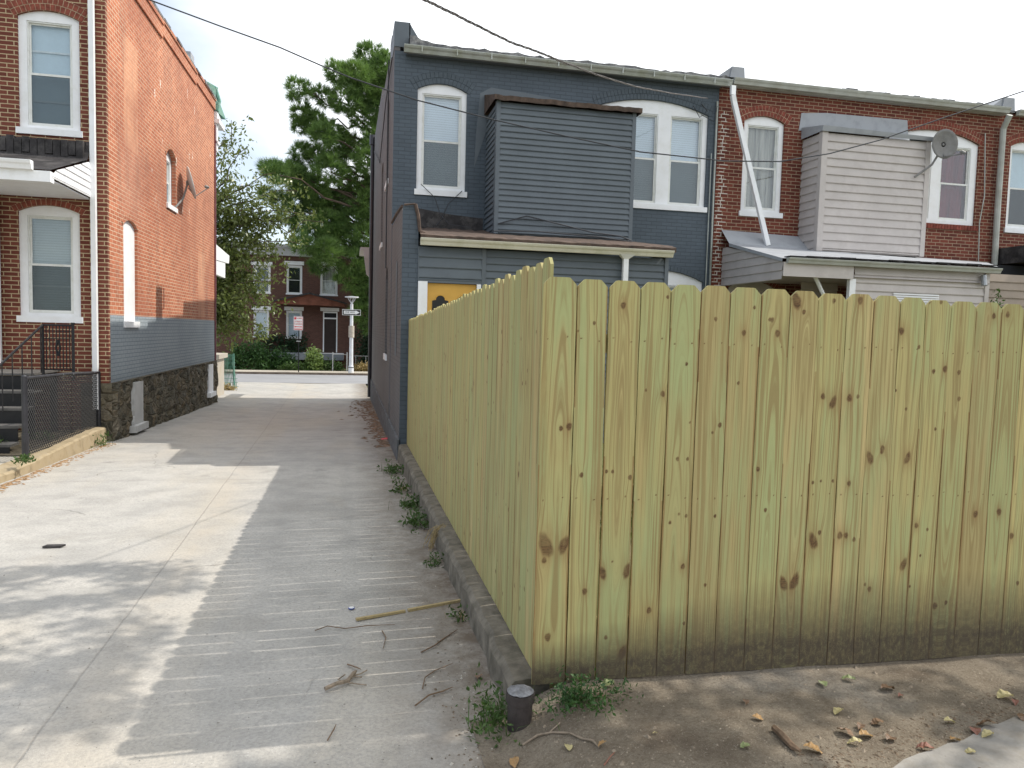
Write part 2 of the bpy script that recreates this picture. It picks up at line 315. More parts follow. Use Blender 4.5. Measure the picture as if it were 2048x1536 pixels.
# ------------------------------------------------------------------ mesh helpers
def tag(o, label=None, cat=None, group=None, kind=None):
    if label: o['label'] = label
    if cat: o['category'] = cat
    if group: o['group'] = group
    if kind: o['kind'] = kind
    return o
def thing(name, label, cat, loc, group=None):
    o = bpy.data.objects.new(name, None); COL.objects.link(o); o.location = loc; o.empty_display_size = .1
    return tag(o, label, cat, group)
def root_loc(p):
    q = p
    while q.parent: q = q.parent
    return Vector(q.location)
class MB:
    def __init__(s): s.v = []; s.f = []
    def add(s, vs, fs):
        b = len(s.v); s.v += [tuple(p) for p in vs]; s.f += [tuple(b + i for i in f) for f in fs]; return s
    def box(s, x0, x1, y0, y1, z0, z1, T=None):
        p = [(x, y, z) for x in (x0, x1) for y in (y0, y1) for z in (z0, z1)]
        if T: p = [T(*q) for q in p]
        return s.add(p, [(0, 1, 3, 2), (4, 6, 7, 5), (0, 4, 5, 1), (2, 3, 7, 6), (0, 2, 6, 4), (1, 5, 7, 3)])
    def tb(s, T, u0, u1, v0, v1, w0, w1): return s.box(u0, u1, v0, v1, w0, w1, T)
    def prism(s, T, loop, w0, w1, holes=(), back=True):
        loops = [loop] + list(holes); flat = [p for l in loops for p in l]
        tri = tessellate_polygon([[Vector((a, b, 0)) for a, b in l] for l in loops])
        s.add([T(a, b, w1) for a, b in flat], tri)
        if back: s.add([T(a, b, w0) for a, b in flat], [tuple(reversed(t)) for t in tri])
        for l in loops:
            n = len(l)
            s.add([T(a, b, w1) for a, b in l] + [T(a, b, w0) for a, b in l], [(i, (i + 1) % n, n + (i + 1) % n, n + i) for i in range(n)])
        return s
    def tube(s, pts, r, n=8, caps=True):
        pts = [Vector(p) for p in pts]; rs = r if isinstance(r, (list, tuple)) else [r] * len(pts)
        vs = []; prev = None
        for i, p in enumerate(pts):
            d = (pts[min(i + 1, len(pts) - 1)] - pts[max(i - 1, 0)]).normalized()
            a = prev if prev is not None else (Vector((0, 0, 1)) if abs(d.z) < .9 else Vector((1, 0, 0)))
            u = (a - d * a.dot(d))
            if u.length < 1e-4: u = d.orthogonal()
            u.normalize(); w = d.cross(u); prev = u
            vs += [p + (u * math.cos(2 * pi * k / n) + w * math.sin(2 * pi * k / n)) * rs[i] for k in range(n)]
        fs = [(i * n + k, i * n + (k + 1) % n, (i + 1) * n + (k + 1) % n, (i + 1) * n + k) for i in range(len(pts) - 1) for k in range(n)]
        if caps: fs += [tuple(range(n - 1, -1, -1)), tuple((len(pts) - 1) * n + k for k in range(n))]
        return s.add(vs, fs)
    def extr(s, prof, x0, x1, T):      # profile [(a,b)] swept from x0 to x1; T(x,a,b)
        n = len(prof); vs = [T(x0, a, b) for a, b in prof] + [T(x1, a, b) for a, b in prof]
        return s.add(vs, [(i, i + 1, n + i + 1, n + i) for i in range(n - 1)])
    def build(s, name, mat, parent=None, loc=None, smooth=False):
        base = root_loc(parent) if parent is not None else Vector(loc or (0, 0, 0))
        me = bpy.data.meshes.new(name)
        V = np.array(s.v, dtype=float).reshape(-1, 3)
        me.from_pydata((V - np.array(base)).tolist(), [], s.f)
        uvl = me.uv_layers.new(name='UVMap')
        me.update()
        nl = len(me.loops); vi = np.empty(nl, int); me.loops.foreach_get('vertex_index', vi)
        pn = np.empty(len(me.polygons) * 3); me.polygons.foreach_get('normal', pn); pn = np.abs(pn.reshape(-1, 3))
        ls = np.empty(len(me.polygons), int); me.polygons.foreach_get('loop_total', ls)
        ln = np.repeat(pn, ls, axis=0); P = V[vi]
        isx = (ln[:, 0] > ln[:, 1]) & (ln[:, 0] > ln[:, 2] * .8); isy = (~isx) & (ln[:, 1] > ln[:, 2] * .8)
        u = np.where(isx, P[:, 1], P[:, 0]); w = np.where(isx | isy, P[:, 2], P[:, 1])
        uvl.data.foreach_set('uv', np.stack([u, w], 1).ravel())
        if smooth: me.polygons.foreach_set('use_smooth', [True] * len(me.polygons))
        if mat is not None: me.materials.append(mat)
        o = bpy.data.objects.new(name, me); COL.objects.link(o)
        if parent is not None: o.parent = parent
        else: o.location = base
        return o
def copy_tree(o, parent=None):
    c = o.copy(); COL.objects.link(c)
    if parent is not None: c.parent = parent
    for ch in list(o.children): copy_tree(ch, c)
    return c
def rearT(Y): return lambda u, v, w: (u, Y - w, v)
SK = .016
def LX(y): return -3.88 + SK * (y - 13.5)
sideL = lambda u, v, w: (LX(u) + w, u, v)
sideD = lambda u, v, w: (.75 - w, u, v)
def archloop(u0, u1, v0, v1, rise, n=12):
    l = [(u0, v0), (u1, v0), (u1, v1 - rise)]
    if rise > 0:
        h = (u1 - u0) / 2; r = (h * h + rise * rise) / (2 * rise); cv = v1 - r; cu = (u0 + u1) / 2
        a0 = math.asin(h / r)
        for i in range(1, n): a = a0 - 2 * a0 * i / n; l.append((cu + r * math.sin(a), cv + r * math.cos(a)))
    l.append((u0, v1 - rise)); return l
def siding(mb, T, u0, u1, v0, v1, pitch=.105, w=0., lap=.024, wl=None):
    v = v1
    while v > v0 + .004:
        b = max(v - pitch, v0)
        t = pitch if v - pitch >= v0 else v - v0
        mb.add([T(u0, v, w + .002), T(u1, v, w + .002), T(u1, b + .012, w + lap), T(u0, b + .012, w + lap), T(u1, b, w + lap - .003), T(u0, b, w + lap - .003), T(u1, b, w), T(u0, b, w)],
               [(0, 1, 2, 3), (3, 2, 4, 5), (5, 4, 6, 7)])
        v -= pitch
def voussoirs(T, parent, u0, u1, v1, rise, mat, mmat, rows=2, name='brick_arch', hh=.105):
    h = (u1 - u0) / 2; r = (h * h + rise * rise) / (2 * rise); cv = v1 - r; cu = (u0 + u1) / 2; a0 = math.asin(h / r) + .05 / r
    mb = MB(); mm = MB()
    for k in range(rows):
        ra = r + .004 + k * hh; rb = ra + hh - .012; n = max(6, int(2 * a0 * (ra + .05) / .072)); da = 2 * a0 / n
        for i in range(n):
            a = -a0 + i * da + da * .07; b = a + da * .86; jr = random.uniform(-.003, .003)
            L = [(cu + ra * math.sin(a), cv + ra * math.cos(a)), (cu + ra * math.sin(b), cv + ra * math.cos(b)), (cu + rb * math.sin(b), cv + rb * math.cos(b)), (cu + rb * math.sin(a), cv + rb * math.cos(a))]
            mb.prism(T, L[::-1], .0, .008 + jr)
    ra = r + .001; rb = r + rows * hh - .004; n = 16; L = [(cu + ra * math.sin(-a0 + 2 * a0 * i / n), cv + ra * math.cos(-a0 + 2 * a0 * i / n)) for i in range(n + 1)] + [(cu + rb * math.sin(a0 - 2 * a0 * i / n), cv + rb * math.cos(a0 - 2 * a0 * i / n)) for i in range(n + 1)]
    mm.prism(T, L, .0, .0035)
    o = mb.build(name, mat, parent); mm.build('mortar_bed', mmat, o); return o
def window(T, parent, u0, u1, v0, v1, rise=.13, sashes=None, bars=(), blind='blind', lower='screen', rec=.045, sill=True, blindfrac=1.0, m=.085, mt=None, mb_=None, trim='white', full=None):
    """arched trim with one or more double-hung sashes; returns the trim part"""
    mt = mt if mt is not None else rise + .055; mb_ = mb_ if mb_ is not None else .15
    if sashes is None: sashes = [(u0 + m, u1 - m)]
    e = .02; outer = archloop(u0 - e, u1 + e, v0 - e, v1 + e, rise)
    holes = [[(a, v0 + mb_), (a, v1 - mt), (b, v1 - mt), (b, v0 + mb_)] for a, b in sashes]
    fr = MB().prism(T, outer, -rec - .05, -rec, holes)
    if sill: fr.tb(T, u0 - .035, u1 + .035, v0 - .005, v0 + .095, -rec - .01, .035)
    win = fr.build('window', M[trim], parent)
    # bead
    for a, b in sashes:
        z0, z1 = v0 + mb_, v1 - mt; zm = (z0 + z1) / 2 - .02
        s = MB(); t = .026
        s.prism(T, [(a + .002, z0 + .002), (b - .002, z0 + .002), (b - .002, z1 - .002), (a + .002, z1 - .002)], -rec - .075, -rec - .012, [[(a + .022, z0 + .022), (a + .022, z1 - .022), (b - .022, z1 - .022), (b - .022, z0 + .022)]])
        s.prism(T, [(a + .02, zm), (b - .02, zm), (b - .02, z1 - .02), (a + .02, z1 - .02)], -rec - .072, -rec - .045, [[(a + .02 + t, zm + t), (a + .02 + t, z1 - .02 - t), (b - .02 - t, z1 - .02 - t), (b - .02 - t, zm + t)]])
        s.prism(T, [(a + .021, z0 + .02), (b - .021, z0 + .02), (b - .021, zm + .035), (a + .021, zm + .035)], -rec - .043, -rec - .022, [[(a + .02 + t, z0 + .02 + t), (a + .02 + t, zm), (b - .02 - t, zm), (b - .02 - t, z0 + .02 + t)]])
        s.build('sash', M['vinyl'], win)
        MB().tb(T, a + .04, b - .04, zm + .02, z1 - .04, -rec - .062, -rec - .058).build('glass_pane', M['glass'], win)
        MB().tb(T, a + .04, b - .04, z0 + .04, zm + .02, -rec - .036, -rec - .032).build('glass_pane', M[lower], win)
        if blind:
            zb = z1 - (z1 - z0) * blindfrac
            MB().tb(T, a - .01, b + .01, zb, z1 + .01, -rec - .115, -rec - .108).build('curtain' if 'curtain' in blind or blind == 'sheet' else 'blind', M[blind], win)
        for q in bars: MB().tb(T, a + .03, b - .03, z0 + (z1 - z0) * q, z0 + (z1 - z0) * q + .03, -rec - .10, -rec - .085).build('blind_rail', M['vinyl'], win)
        MB().add([T(a - .05, z0 - .05, -rec - .35), T(b + .05, z0 - .05, -rec - .35), T(b + .05, z1 + .05, -rec - .35), T(a - .05, z1 + .05, -rec - .35)], [(0, 1, 2, 3)]).build('room_backing', M['interior'], win)
    return win
def gutterT(Y): return lambda x, a, b: (x, Y - a, b)
def gutter(parent, x0, x1, Y, z, mat, name='gutter', h=.12, d=.115, hang=None):
    mb = MB(); T = gutterT(Y)
    pr = [(0, z), (0, z - h), (d * .55, z - h), (d * .72, z - h * .55), (d * .9, z - h * .35), (d, z - h * .1), (d, z), (d - .012, z), (d - .012, z - .012)]
    mb.extr(pr, x0, x1, T); mb.extr([(a + (.004 if a == 0 else -.004), b + (.004 if b < z else 0)) for a, b in pr[:7]], x0, x1, T)
    for x in (x0, x1): mb.add([T(x, a, b) for a, b in pr[:7]], [tuple(range(7))])
    if hang:
        x = x0 + .3
        while x < x1:
            mb.tb(lambda u, v, w: (u, Y - w, v), x, x + .02, z - .006, z + .004, 0, d + .004)
            mb.tb(lambda u, v, w: (u, Y - w, v), x, x + .02, z - h * .9, z, d, d + .003)
            x += hang
    return mb.build(name, mat, parent)

# ------------------------------------------------------------------ ground heights (camera eye is z=0 here; lifted at the end)
def ga(y):                                    # alley surface
    y = max(-8, y)
    return -1.66 - .0249 * min(y, 47)
def grid(name, x0, x1, y0, y1, dx, dy, zf, mat, jitter=0):
    nx = max(1, round((x1 - x0) / dx)); ny = max(1, round((y1 - y0) / dy)); vs = []
    for j in range(ny + 1):
        for i in range(nx + 1):
            x = x0 + (x1 - x0) * i / nx; y = y0 + (y1 - y0) * j / ny; vs.append((x, y, zf(x, y)))
    mb = MB(); mb.add(vs, [(j * (nx + 1) + i, j * (nx + 1) + i + 1, (j + 1) * (nx + 1) + i + 1, (j + 1) * (nx + 1) + i) for j in range(ny) for i in range(nx)])
    return mb.build(name, mat, smooth=True)
def sn(x, y, s=0): return math.sin(x * 1.7 + s) * math.cos(y * 2.3 + s * 1.3) * .5 + math.sin(x * 4.1 + y * 3.3 + s) * .25 + math.sin(x * 9.2 - y * 7.7) * .12
# one big base sheet
g = MB()
ys = [-60, -10, 0, 20, 47, 60, 120, 400, 1500]; xs = [-1500, -200, -40, 0, 40, 200, 1500]
vs = [(x, y, ga(y) - .09) for y in ys for x in xs]; n = len(xs)
g.add(vs, [(j * n + i, j * n + i + 1, (j + 1) * n + i + 1, (j + 1) * n + i) for j in range(len(ys) - 1) for i in range(n - 1)])
tag(g.build('ground', M['ground']), 'rough ground between the buildings', None, None, 'structure')
tag(grid('alley', -5.6, .80, -3, 34.8, .4, .4, lambda x, y: ga(y) + .012 * sn(x * .5, y * .4) * (1 if x < .5 else 0) + .02 * max(0, abs(x + 1.4) - .8) * .5 - .012, M['concrete']), 'pale concrete alley with a centre joint', None, None, 'structure')
tag(grid('street', -60, 60, 34.8, 45.2, 6, 2, lambda x, y: ga(y) - .004, M['street']), 'street crossing the end of the alley', None, None, 'structure')
tag(grid('pavement', -60, 60, 45.45, 48.0, 6, 1.2, lambda x, y: ga(y) + .12, M['pavement']), 'pavement beyond the street', None, None, 'structure')
kb = MB().box(-60, 60, 45.2, 45.46, ga(46) - .2, ga(46) + .125)
tag(kb.build('kerb', M['kerbfar']), 'dark kerb along the far side of the street', None, None, 'structure')
def zd(x, y):                                 # dirt strip in front of the fence
    b = -1.585 - .014 * (x - .88) - .02 * max(0, 3.1 - y)
    if x < 1.0: b = b + (ga(y) - b) * min(1, (1.0 - x) / .35)
    return b + .008 * sn(x * 3, y * 3)
tag(grid('dirt_ground', .55, 8, -3, 3.17, .06, .06, zd, M['dirt']), 'packed bare dirt in front of the picket fence', None, None, 'structure')
tag(grid('yard_ground', .9, 16, 3.2, 13.7, .5, .5, lambda x, y: -1.60 - .012 * (y - 3.2) + .02 * sn(x, y), M['ground']), 'grassy yard behind the fence', None, None, 'structure')
# pale slab at the lower right corner
sl = MB(); L = [(1.55, -1.0), (6, -1.0)] + [(5.9 - .09 * i, 2.66 + (.08 if 5.9 - .09 * i > 3.1 else .30) * (5.9 - .09 * i - 3.1) + .008 * math.sin(i * 2.3) + .006 * math.sin(i * 5.1)) for i in range(48)]
sl.prism(lambda u, v, w: (u, v, zd(max(u, 1), v) + w), L, -.05, .006)
tag(sl.build('path', varied('pale slab concrete', (.27, .255, .235), .2, 6, .9, .8, 60, dirt=(.20, .175, .14), dscale=7)), 'pale concrete slab at the edge of the dirt', None, None, 'structure')
# right kerb under the side fence
kr = MB(); prev = None; y = 3.22; rr = random.Random(3)
pts = []
while y < 11.2:
    top = -1.592 - .0125 * (y - 3.2)
    ox = .75 + rr.uniform(-.012, .012)
    pts.append((y, ox, top + rr.uniform(-.008, .008))); y += .12
for i, (y, ox, tp) in enumerate(pts):
    kr.v += [(ox - .02, y, ga(y) - .1), (ox - .006, y, tp - .035), (ox + .02, y, tp - .004), (ox + .09, y, tp + .003), (.95, y, tp), (.95, y, ga(y) - .1)]
for i in range(len(pts) - 1):
    for k in range(5): kr.f.append((i * 6 + k, i * 6 + k + 1, i * 6 + 6 + k + 1, i * 6 + 6 + k))
kr.f.append(tuple(range(5, -1, -1)))
tag(kr.build('kerb', M['kerb'], smooth=False), 'weathered grey kerb under the side fence', None, None, 'structure')

# ------------------------------------------------------------------ picket fence
KN = [(1.196,.134,.0131),(1.065,.052,.0078),(.992,.015,.0052),(1.409,.179,.0078),(1.65,.087,.0091),(1.514,-.122,.0078),(1.795,.027,.0118),(1.843,.146,.0078),(1.923,.093,.0078),(1.779,-.207,.0078),(1.404,-.261,.0118),(1.321,-.244,.0065),(2.059,.184,.0235),(2.101,.133,.0105),(2.258,.191,.0105),(2.402,.198,.0157),(2.789,.207,.0105),(2.856,.206,.0091),(1.936,.091,.0105),(1.968,.029,.0144),(2.641,.058,.0157),(2.746,-.018,.0091),(2.839,-.137,.0105),(2.905,-.124,.0144),(2.988,-.14,.0105),(3.173,.147,.0131),(3.257,.157,.0131),(2.228,-.266,.0131),(2.284,-.295,.0183),(2.373,-.273,.0157),(2.419,-.265,.0091),(2.574,-.521,.0131),(2.694,-.325,.0078),(2.872,-.425,.0078),(2.999,-.273,.0105),(2.63,-.234,.0065),(.872,-.944,.0314),(.956,-.946,.0235),(.867,-1.012,.0118),(1.061,-1.164,.0131),(1.144,-1.082,.0183),(1.265,-1.076,.0209),(1.19,-1.031,.0052),(1.378,-1.27,.0131),(1.465,-.858,.0078),(1.508,-.819,.0065),(1.544,-.829,.0078),(1.691,-.834,.0078),(1.539,-1.069,.0118),(1.656,-1.163,.0078),(1.952,-.812,.0091),(2.217,-.972,.0235),(2.069,-1.176,.0209),(2.128,-1.168,.0235),(1.258,-1.463,.0209),(1.172,-1.386,.0091),(.894,-1.367,.0157),(1.557,-1.343,.0078),(.963,-.41,.0144),(.926,-.418,.0105),(1.028,-.629,.0105),(1.146,-.614,.0078),(1.175,-.615,.0078),(1.26,-.644,.0105),(1.402,-.259,.0105),(1.543,-.392,.0052),(1.695,-.404,.0105),(1.659,-.439,.0065),(1.489,-.561,.0091),(1.539,-.562,.0078),(1.902,-.614,.0105),(2.507,-.567,.0183),(2.572,-.536,.0105),(2.721,-.57,.017),(2.199,-.684,.0078),(2.242,-.677,.0065),(2.308,-.678,.0078),(2.398,-.692,.0118),(2.25,-.931,.0105),(2.364,-.949,.0157),(2.398,-.95,.0131),(2.444,-.972,.0105),(2.522,-1.202,.0078),(2.549,-1.227,.0118),(2.737,-1.11,.0183),(2.783,-1.225,.0065),(2.798,-.913,.0118),(2.864,-.935,.0078),(2.833,-1.068,.0065),(2.939,-1.335,.0157),(3.004,-1.32,.0105),(3.146,-.864,.0157),(3.29,-.857,.0157),(3.379,-.986,.0144),(3.439,-1.239,.0105)]
fence = thing('picket_fence', 'new dog-eared picket fence of greenish pine turning the corner beside the alley', 'fence', (.88, 3.15, -1.58))
def picket(T, c, w, z0, z1, knots, step, front=True, notch=False, lean=0., mudh=0., thick=.016):
    """T(u,v,w): v vertical. one board with a gridded face carrying knot and grain attributes"""
    nx = max(4, int(w / step)); nz = int((z1 - z0) / step)
    U = np.linspace(-w / 2, w / 2, nx + 1); Z = np.linspace(0, 1, nz + 1)
    UU, ZZ = np.meshgrid(U, Z)
    ear = .032; H = z1 - z0
    top = H - np.maximum(0, np.abs(UU) - (w / 2 - ear))
    zz = np.minimum(ZZ * H, top)
    zz = np.where(ZZ >= 1 - 1e-9, top, zz)
    s1, s2, s3 = RNG.uniform(0, 9, 3)
    edge = .0012 * np.sin(zz * 5 + s1) + .0007 * np.sin(zz * 17 + s2)
    cup = -.0012 * (UU / (w / 2)) ** 2
    side = np.sign(UU) * (np.abs(UU) > w / 2 - 1e-6)
    X = c + UU + edge * side + lean * (zz - H / 2)
    Zw = z0 + zz
    P = [T(a, b, q) for a, b, q in zip(X.ravel(), Zw.ravel(), cup.ravel())]
    nF = len(P); nc = nx + 1
    mb = MB(); fs = [(j * nc + i, j * nc + i + 1, (j + 1) * nc + i + 1, (j + 1) * nc + i) for j in range(nz) for i in range(nx)]
    # back: left and right columns plus top row
    Lc = [j * nc for j in range(nz + 1)]; Rc = [j * nc + nx for j in range(nz + 1)]; Tr = [nz * nc + i for i in range(nc)]
    Xr, Zr = X.ravel(), Zw.ravel()
    bl = [T(Xr[i], Zr[i], -thick) for i in Lc]; br = [T(Xr[i], Zr[i], -thick) for i in Rc]; bt = [T(Xr[i], Zr[i], -thick) for i in Tr]
    P += bl; oL = nF; P += br; oR = oL + nz + 1; P += bt; oT = oR + nz + 1
    for j in range(nz):
        fs += [(Lc[j], Lc[j + 1], oL + j + 1, oL + j), (Rc[j + 1], Rc[j], oR + j, oR + j + 1), (oL + j, oL + j + 1, oR + j + 1, oR + j)]
    for i in range(nx): fs.append((Tr[i], Tr[i + 1], oT + i + 1, oT + i))
    fs += [(oL, oR, Rc[0], Lc[0]), tuple(range(oT, oT + nc))]
    mb.add(P, fs)
    o = mb.build('picket', M['picket'], fence)
    me = o.data
    # grain and knots
    gx = UU * (1 + .15 * np.sin(ZZ * 3 + s1)) + .012 * np.sin(ZZ * 2.2 + s2) + .004 * np.sin(ZZ * 7 + s3)
    if RNG.random() < .22:      # cathedral figure
        v0 = RNG.uniform(.2, .9) * H; u0 = RNG.uniform(-.02, .02)
        gx = np.sqrt((UU - u0) ** 2 + (.035 * (zz - v0)) ** 2 + 1e-6) + .003 * np.sin(zz * 6 + s2)
    kn = np.zeros_like(UU); st = np.zeros_like(UU)
    for (ku, kz, kr, el, ang) in knots:
        dx = UU - ku; dz = zz - kz; ca, sa = math.cos(ang), math.sin(ang)
        a = (dx * ca + dz * sa) / kr; b = (-dx * sa + dz * ca) / (kr * el)
        wob = 1 + .07 * np.sin(3 * np.arctan2(b, a) + ku * 90) + .04 * np.sin(7 * np.arctan2(b, a) + kz * 50)
        d = 1.25 * np.sqrt(a * a + b * b) / wob
        kn = np.maximum(kn, np.clip(1.55 - d, 0, 1))
        gx = gx + np.tanh(dx / kr) * kr * .9 * np.exp(-(dx / (kr * 2.6)) ** 2 - (dz / (kr * 5)) ** 2)
        if kr > .011: st = np.maximum(st, .55 * np.exp(-(dx / (kr * 1.8)) ** 2 - ((dz) / (kr * 3.5)) ** 2))
    if RNG.random() < .4:
        u1 = RNG.uniform(-w / 2, w / 2); st = np.maximum(st, RNG.uniform(.2, .55) * np.exp(-((UU - u1) / .012) ** 2) * np.clip(np.sin(ZZ * RNG.uniform(2, 5) + s3), 0, 1))
    st = np.maximum(st, 1.0 * np.clip((np.abs(UU) - (w / 2 - .008)) / .006, 0, 1) * (np.sin(ZZ * 4 + s1) > -.2))  # board edges painted dark, standing in for shade in the gaps
    mud = np.clip(1.35 - 1.35 * zz / mudh, 0, 1) if mudh > 0 else np.zeros_like(UU)
    nv = len(me.vertices)
    def full(a, fillb=0.):
        out = np.full(nv, fillb); out[:nF] = a.ravel(); return out
    for nm, arr, fb in (('knot', kn, 0.), ('stain_gapshade', st, .1), ('mud', mud, 0.)):
        at = me.attributes.new(nm, 'FLOAT', 'POINT'); at.data.foreach_set('value', full(arr, fb).astype(np.float32))
    G = np.concatenate([gx.ravel(), np.full(nv - nF, .0)]); G[nF:] = np.array(P)[nF:, 1] * .3
    Vv = np.concatenate([zz.ravel(), np.array([p[2] for p in P[nF:]]) - z0])
    vi = np.empty(len(me.loops), int); me.loops.foreach_get('vertex_index', vi)
    me.uv_layers[0].data.foreach_set('uv', np.stack([G[vi], Vv[vi]], 1).astype(np.float32).ravel())
    return o
edges = [.828, .982, 1.128, 1.279, 1.426, 1.572, 1.722, 1.877, 2.029, 2.177, 2.331, 2.479, 2.627, 2.772, 2.921, 3.069, 3.221, 3.36, 3.508, 3.655, 3.80, 3.95, 4.10, 4.25, 4.40, 4.55, 4.70, 4.85, 5.0, 5.15, 5.30, 5.45, 5.60, 5.75, 5.90, 6.05, 6.20]
gaps = [.002, .005, .0085, .007, .005, .005, .003, .004, .0025, .003, .004, .003, .003, .004, .003, .003, .003, .003, .003, .003, .003, .003, .003, .003] + [.004] * 13
TF = rearT(3.15)
for i in range(len(edges) - 1):
    a, b = edges[i], edges[i + 1]
    g0, g1 = (gaps[i] if i else 0), gaps[i + 1]
    c = (a + b) / 2 + (g0 - g1) / 4; w = b - a - (g0 + g1) / 2
    zt = .249 - .0155 * (c - .9) + random.uniform(-.004, .004); zb = -1.581 - .0148 * (c - .9)
    if i == 0: zb = -1.585
    kl = [(x - c, z - zb, r, (2.0 if r > .016 else 1.35), (.35 if (x - c) < 0 else -.35) if r > .016 else .15 * math.sin(x * 77)) for x, z, r in KN if a <= x < b]
    for z_, js in ((-.015, .03), (-.73, .03)):     # nail heads at the rails
        for s_ in (-.28, .22): kl.append((s_ * w * 1.2, z_ - .012 * (c - .9) - zb + random.uniform(-.012, .012), .0045, 1, 0))
    o = picket(TF, c, w, zb, zt, kl, .005 if c < 3.6 else .012, lean=random.uniform(-.0015, .0015), mudh=(.20 + .26 * min(1, max(0, (c - .9) / 1.1))))
# side run: outer face looks towards the alley (-X), X = .88
TS = lambda u, v, w: (.88 - .016 - w, u, v)
y = 3.185; k = 0; sp_top = lambda y: .338 - .0247 * (y - 3.2)
while y < 11.0 and k < 55:
    w = .1395; gp = random.choice((.001, .003, .004, .005, .0055, .0065, .0085)) ; c = y + w / 2
    kl = [(random.uniform(-.06, .06), random.uniform(.1, 1.7), random.uniform(.004, .013), 1.5, random.uniform(-.4, .4)) for _ in range(random.randint(2, 5))]
    zb = -1.585 - .0127 * (c - 3.2)
    zt = sp_top(c) + random.uniform(-.012, .012)
    picket(TS, c, w, zb, zt, kl, .007 if c < 5 else (.012 if c < 7.5 else .02), lean=random.uniform(-.0018, .0018))
    y += w + gp; k += 1
for zz in (-1.36, -.74, -.05):
    MB().box(.885, 6.2, 3.17, 3.208, zz - .03, zz + .055).build('rail', M['rail'], fence)
    r_ = MB(); r_.add([(.885, 3.21, zz - .045), (.925, 3.21, zz - .045), (.925, 3.21, zz + .045), (.885, 3.21, zz + .045), (.885, 11, zz - .145), (.925, 11, zz - .145), (.925, 11, zz - .055), (.885, 11, zz - .055)],
                      [(0, 1, 2, 3), (4, 7, 6, 5), (0, 4, 5, 1), (1, 5, 6, 2), (2, 6, 7, 3), (3, 7, 4, 0)]); r_.build('rail', M['rail'], fence)
for (px, py) in ((.975, 3.255), (3.4, 3.255), (5.85, 3.255), (.972, 5.6), (.972, 8.1), (.972, 10.6)):
    MB().box(px - .045, px + .045, py - .045, py + .045, -1.8, .08 - .02 * (py - 3)).build('post', M['rail'], fence)

# ------------------------------------------------------------------ left brick house
LH = thing('brick_rowhouse', 'red brick rowhouse on the left of the alley with grey-painted band and rubble stone base', 'house', (-3.88, 13.5, -2.0))
T0 = rearT(13.5)
lw = archloop(-5.15, -4.26, 2.96, 4.9, .11); lw2 = archloop(-5.19, -4.29, -.03, 1.85, .11)
wl = MB().prism(T0, [(-7.2, -2.1), (-3.879, -2.1), (-3.879, 5.95), (-7.2, 5.95)], -.1, 0, [lw[::-1], lw2[::-1]])
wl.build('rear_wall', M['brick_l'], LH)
o1 = archloop(17.36, 18.17, 2.48, 3.78, .17)
sideTop = lambda u: 6.10 + .022 * (u - 15.2)
L = [(13.504, -1.02), (22.65, -1.02), (22.65, sideTop(22.65) - .1), (13.504, 5.85)]
sw = MB().prism(sideL, L, -.09, -.002, [o1[::-1], archloop(14.35, 15.18, -.09, 1.83, .12)[::-1]])
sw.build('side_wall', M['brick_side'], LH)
# corbelled brick courses stepping up at the eaves, in the long runs the photo shows
cb = MB()
for (u0, u1, v0, v1, w) in ((13.5, 17.0, 5.86, 6.12, .035), (17.0, 20.2, 5.93, 6.18, .035), (20.2, 22.65, 6.0, 6.24, .035), (13.5, 17.0, 6.12, 6.2, .06), (17.0, 20.2, 6.18, 6.26, .06), (20.2, 22.65, 6.24, 6.3, .06)):
    cb.tb(sideL, u0 + .001, u1 - .001, v0, v1, -.08, w)
cb.build('cornice', M['brick_side'], LH)
cp = MB(); rr = random.Random(5)
u = 13.5
while u < 22.5:
    cp.tb(sideL, u, u + .5, 6.19 + .009 * (u - 13.5), 6.23 + .009 * (u - 13.5) + rr.uniform(0, .035), -.35, .05 + rr.uniform(0, .03)); u += .503
cp.build('coping', M['roofedge'], LH)
MB().tb(sideL, 15.9, 16.85, 5.9, 7.6, -.8, -.12).build('chimney', M['silver'], LH)
MB().tb(sideL, 19.6, 20.0, 6.2, 6.52, -.4, .02).build('chimney_stub', M['silver'], LH)
st = MB(); rr = random.Random(9)
nu, nv_ = 150, 22; vsx = []
cells = [(rr.uniform(13.3, 22.9), rr.uniform(-2.5, -.9), rr.uniform(-.02, .035)) for _ in range(330)]
for j in range(nv_ + 1):
    for i in range(nu + 1):
        u = 13.5 + 9.15 * i / nu; v = -2.42 + 1.4 * j / nv_
        d = sorted(((u - a) ** 2 + (1.3 * (v - b)) ** 2, c) for a, b, c in cells if abs(a - u) < .5)[:2]
        e = math.sqrt(d[1][0]) - math.sqrt(d[0][0])
        vsx.append(sideL(u, v, .05 + d[0][1] + min(e, .05) * .7 if 0 < i < nu else .05))
st.add(vsx, [(j * (nu + 1) + i, j * (nu + 1) + i + 1, (j + 1) * (nu + 1) + i + 1, (j + 1) * (nu + 1) + i) for j in range(nv_) for i in range(nu)])
st.box(-4.3, -3.832, 13.485, 13.5, -2.42, -1.02)
st.add([sideL(13.5, -1.02, -.05), sideL(22.65, -1.02, -.05), sideL(22.65, -1.02, .1), sideL(13.5, -1.02, .1)], [(0, 1, 2, 3)])
st.build('stone_foundation', M['stone'], LH)
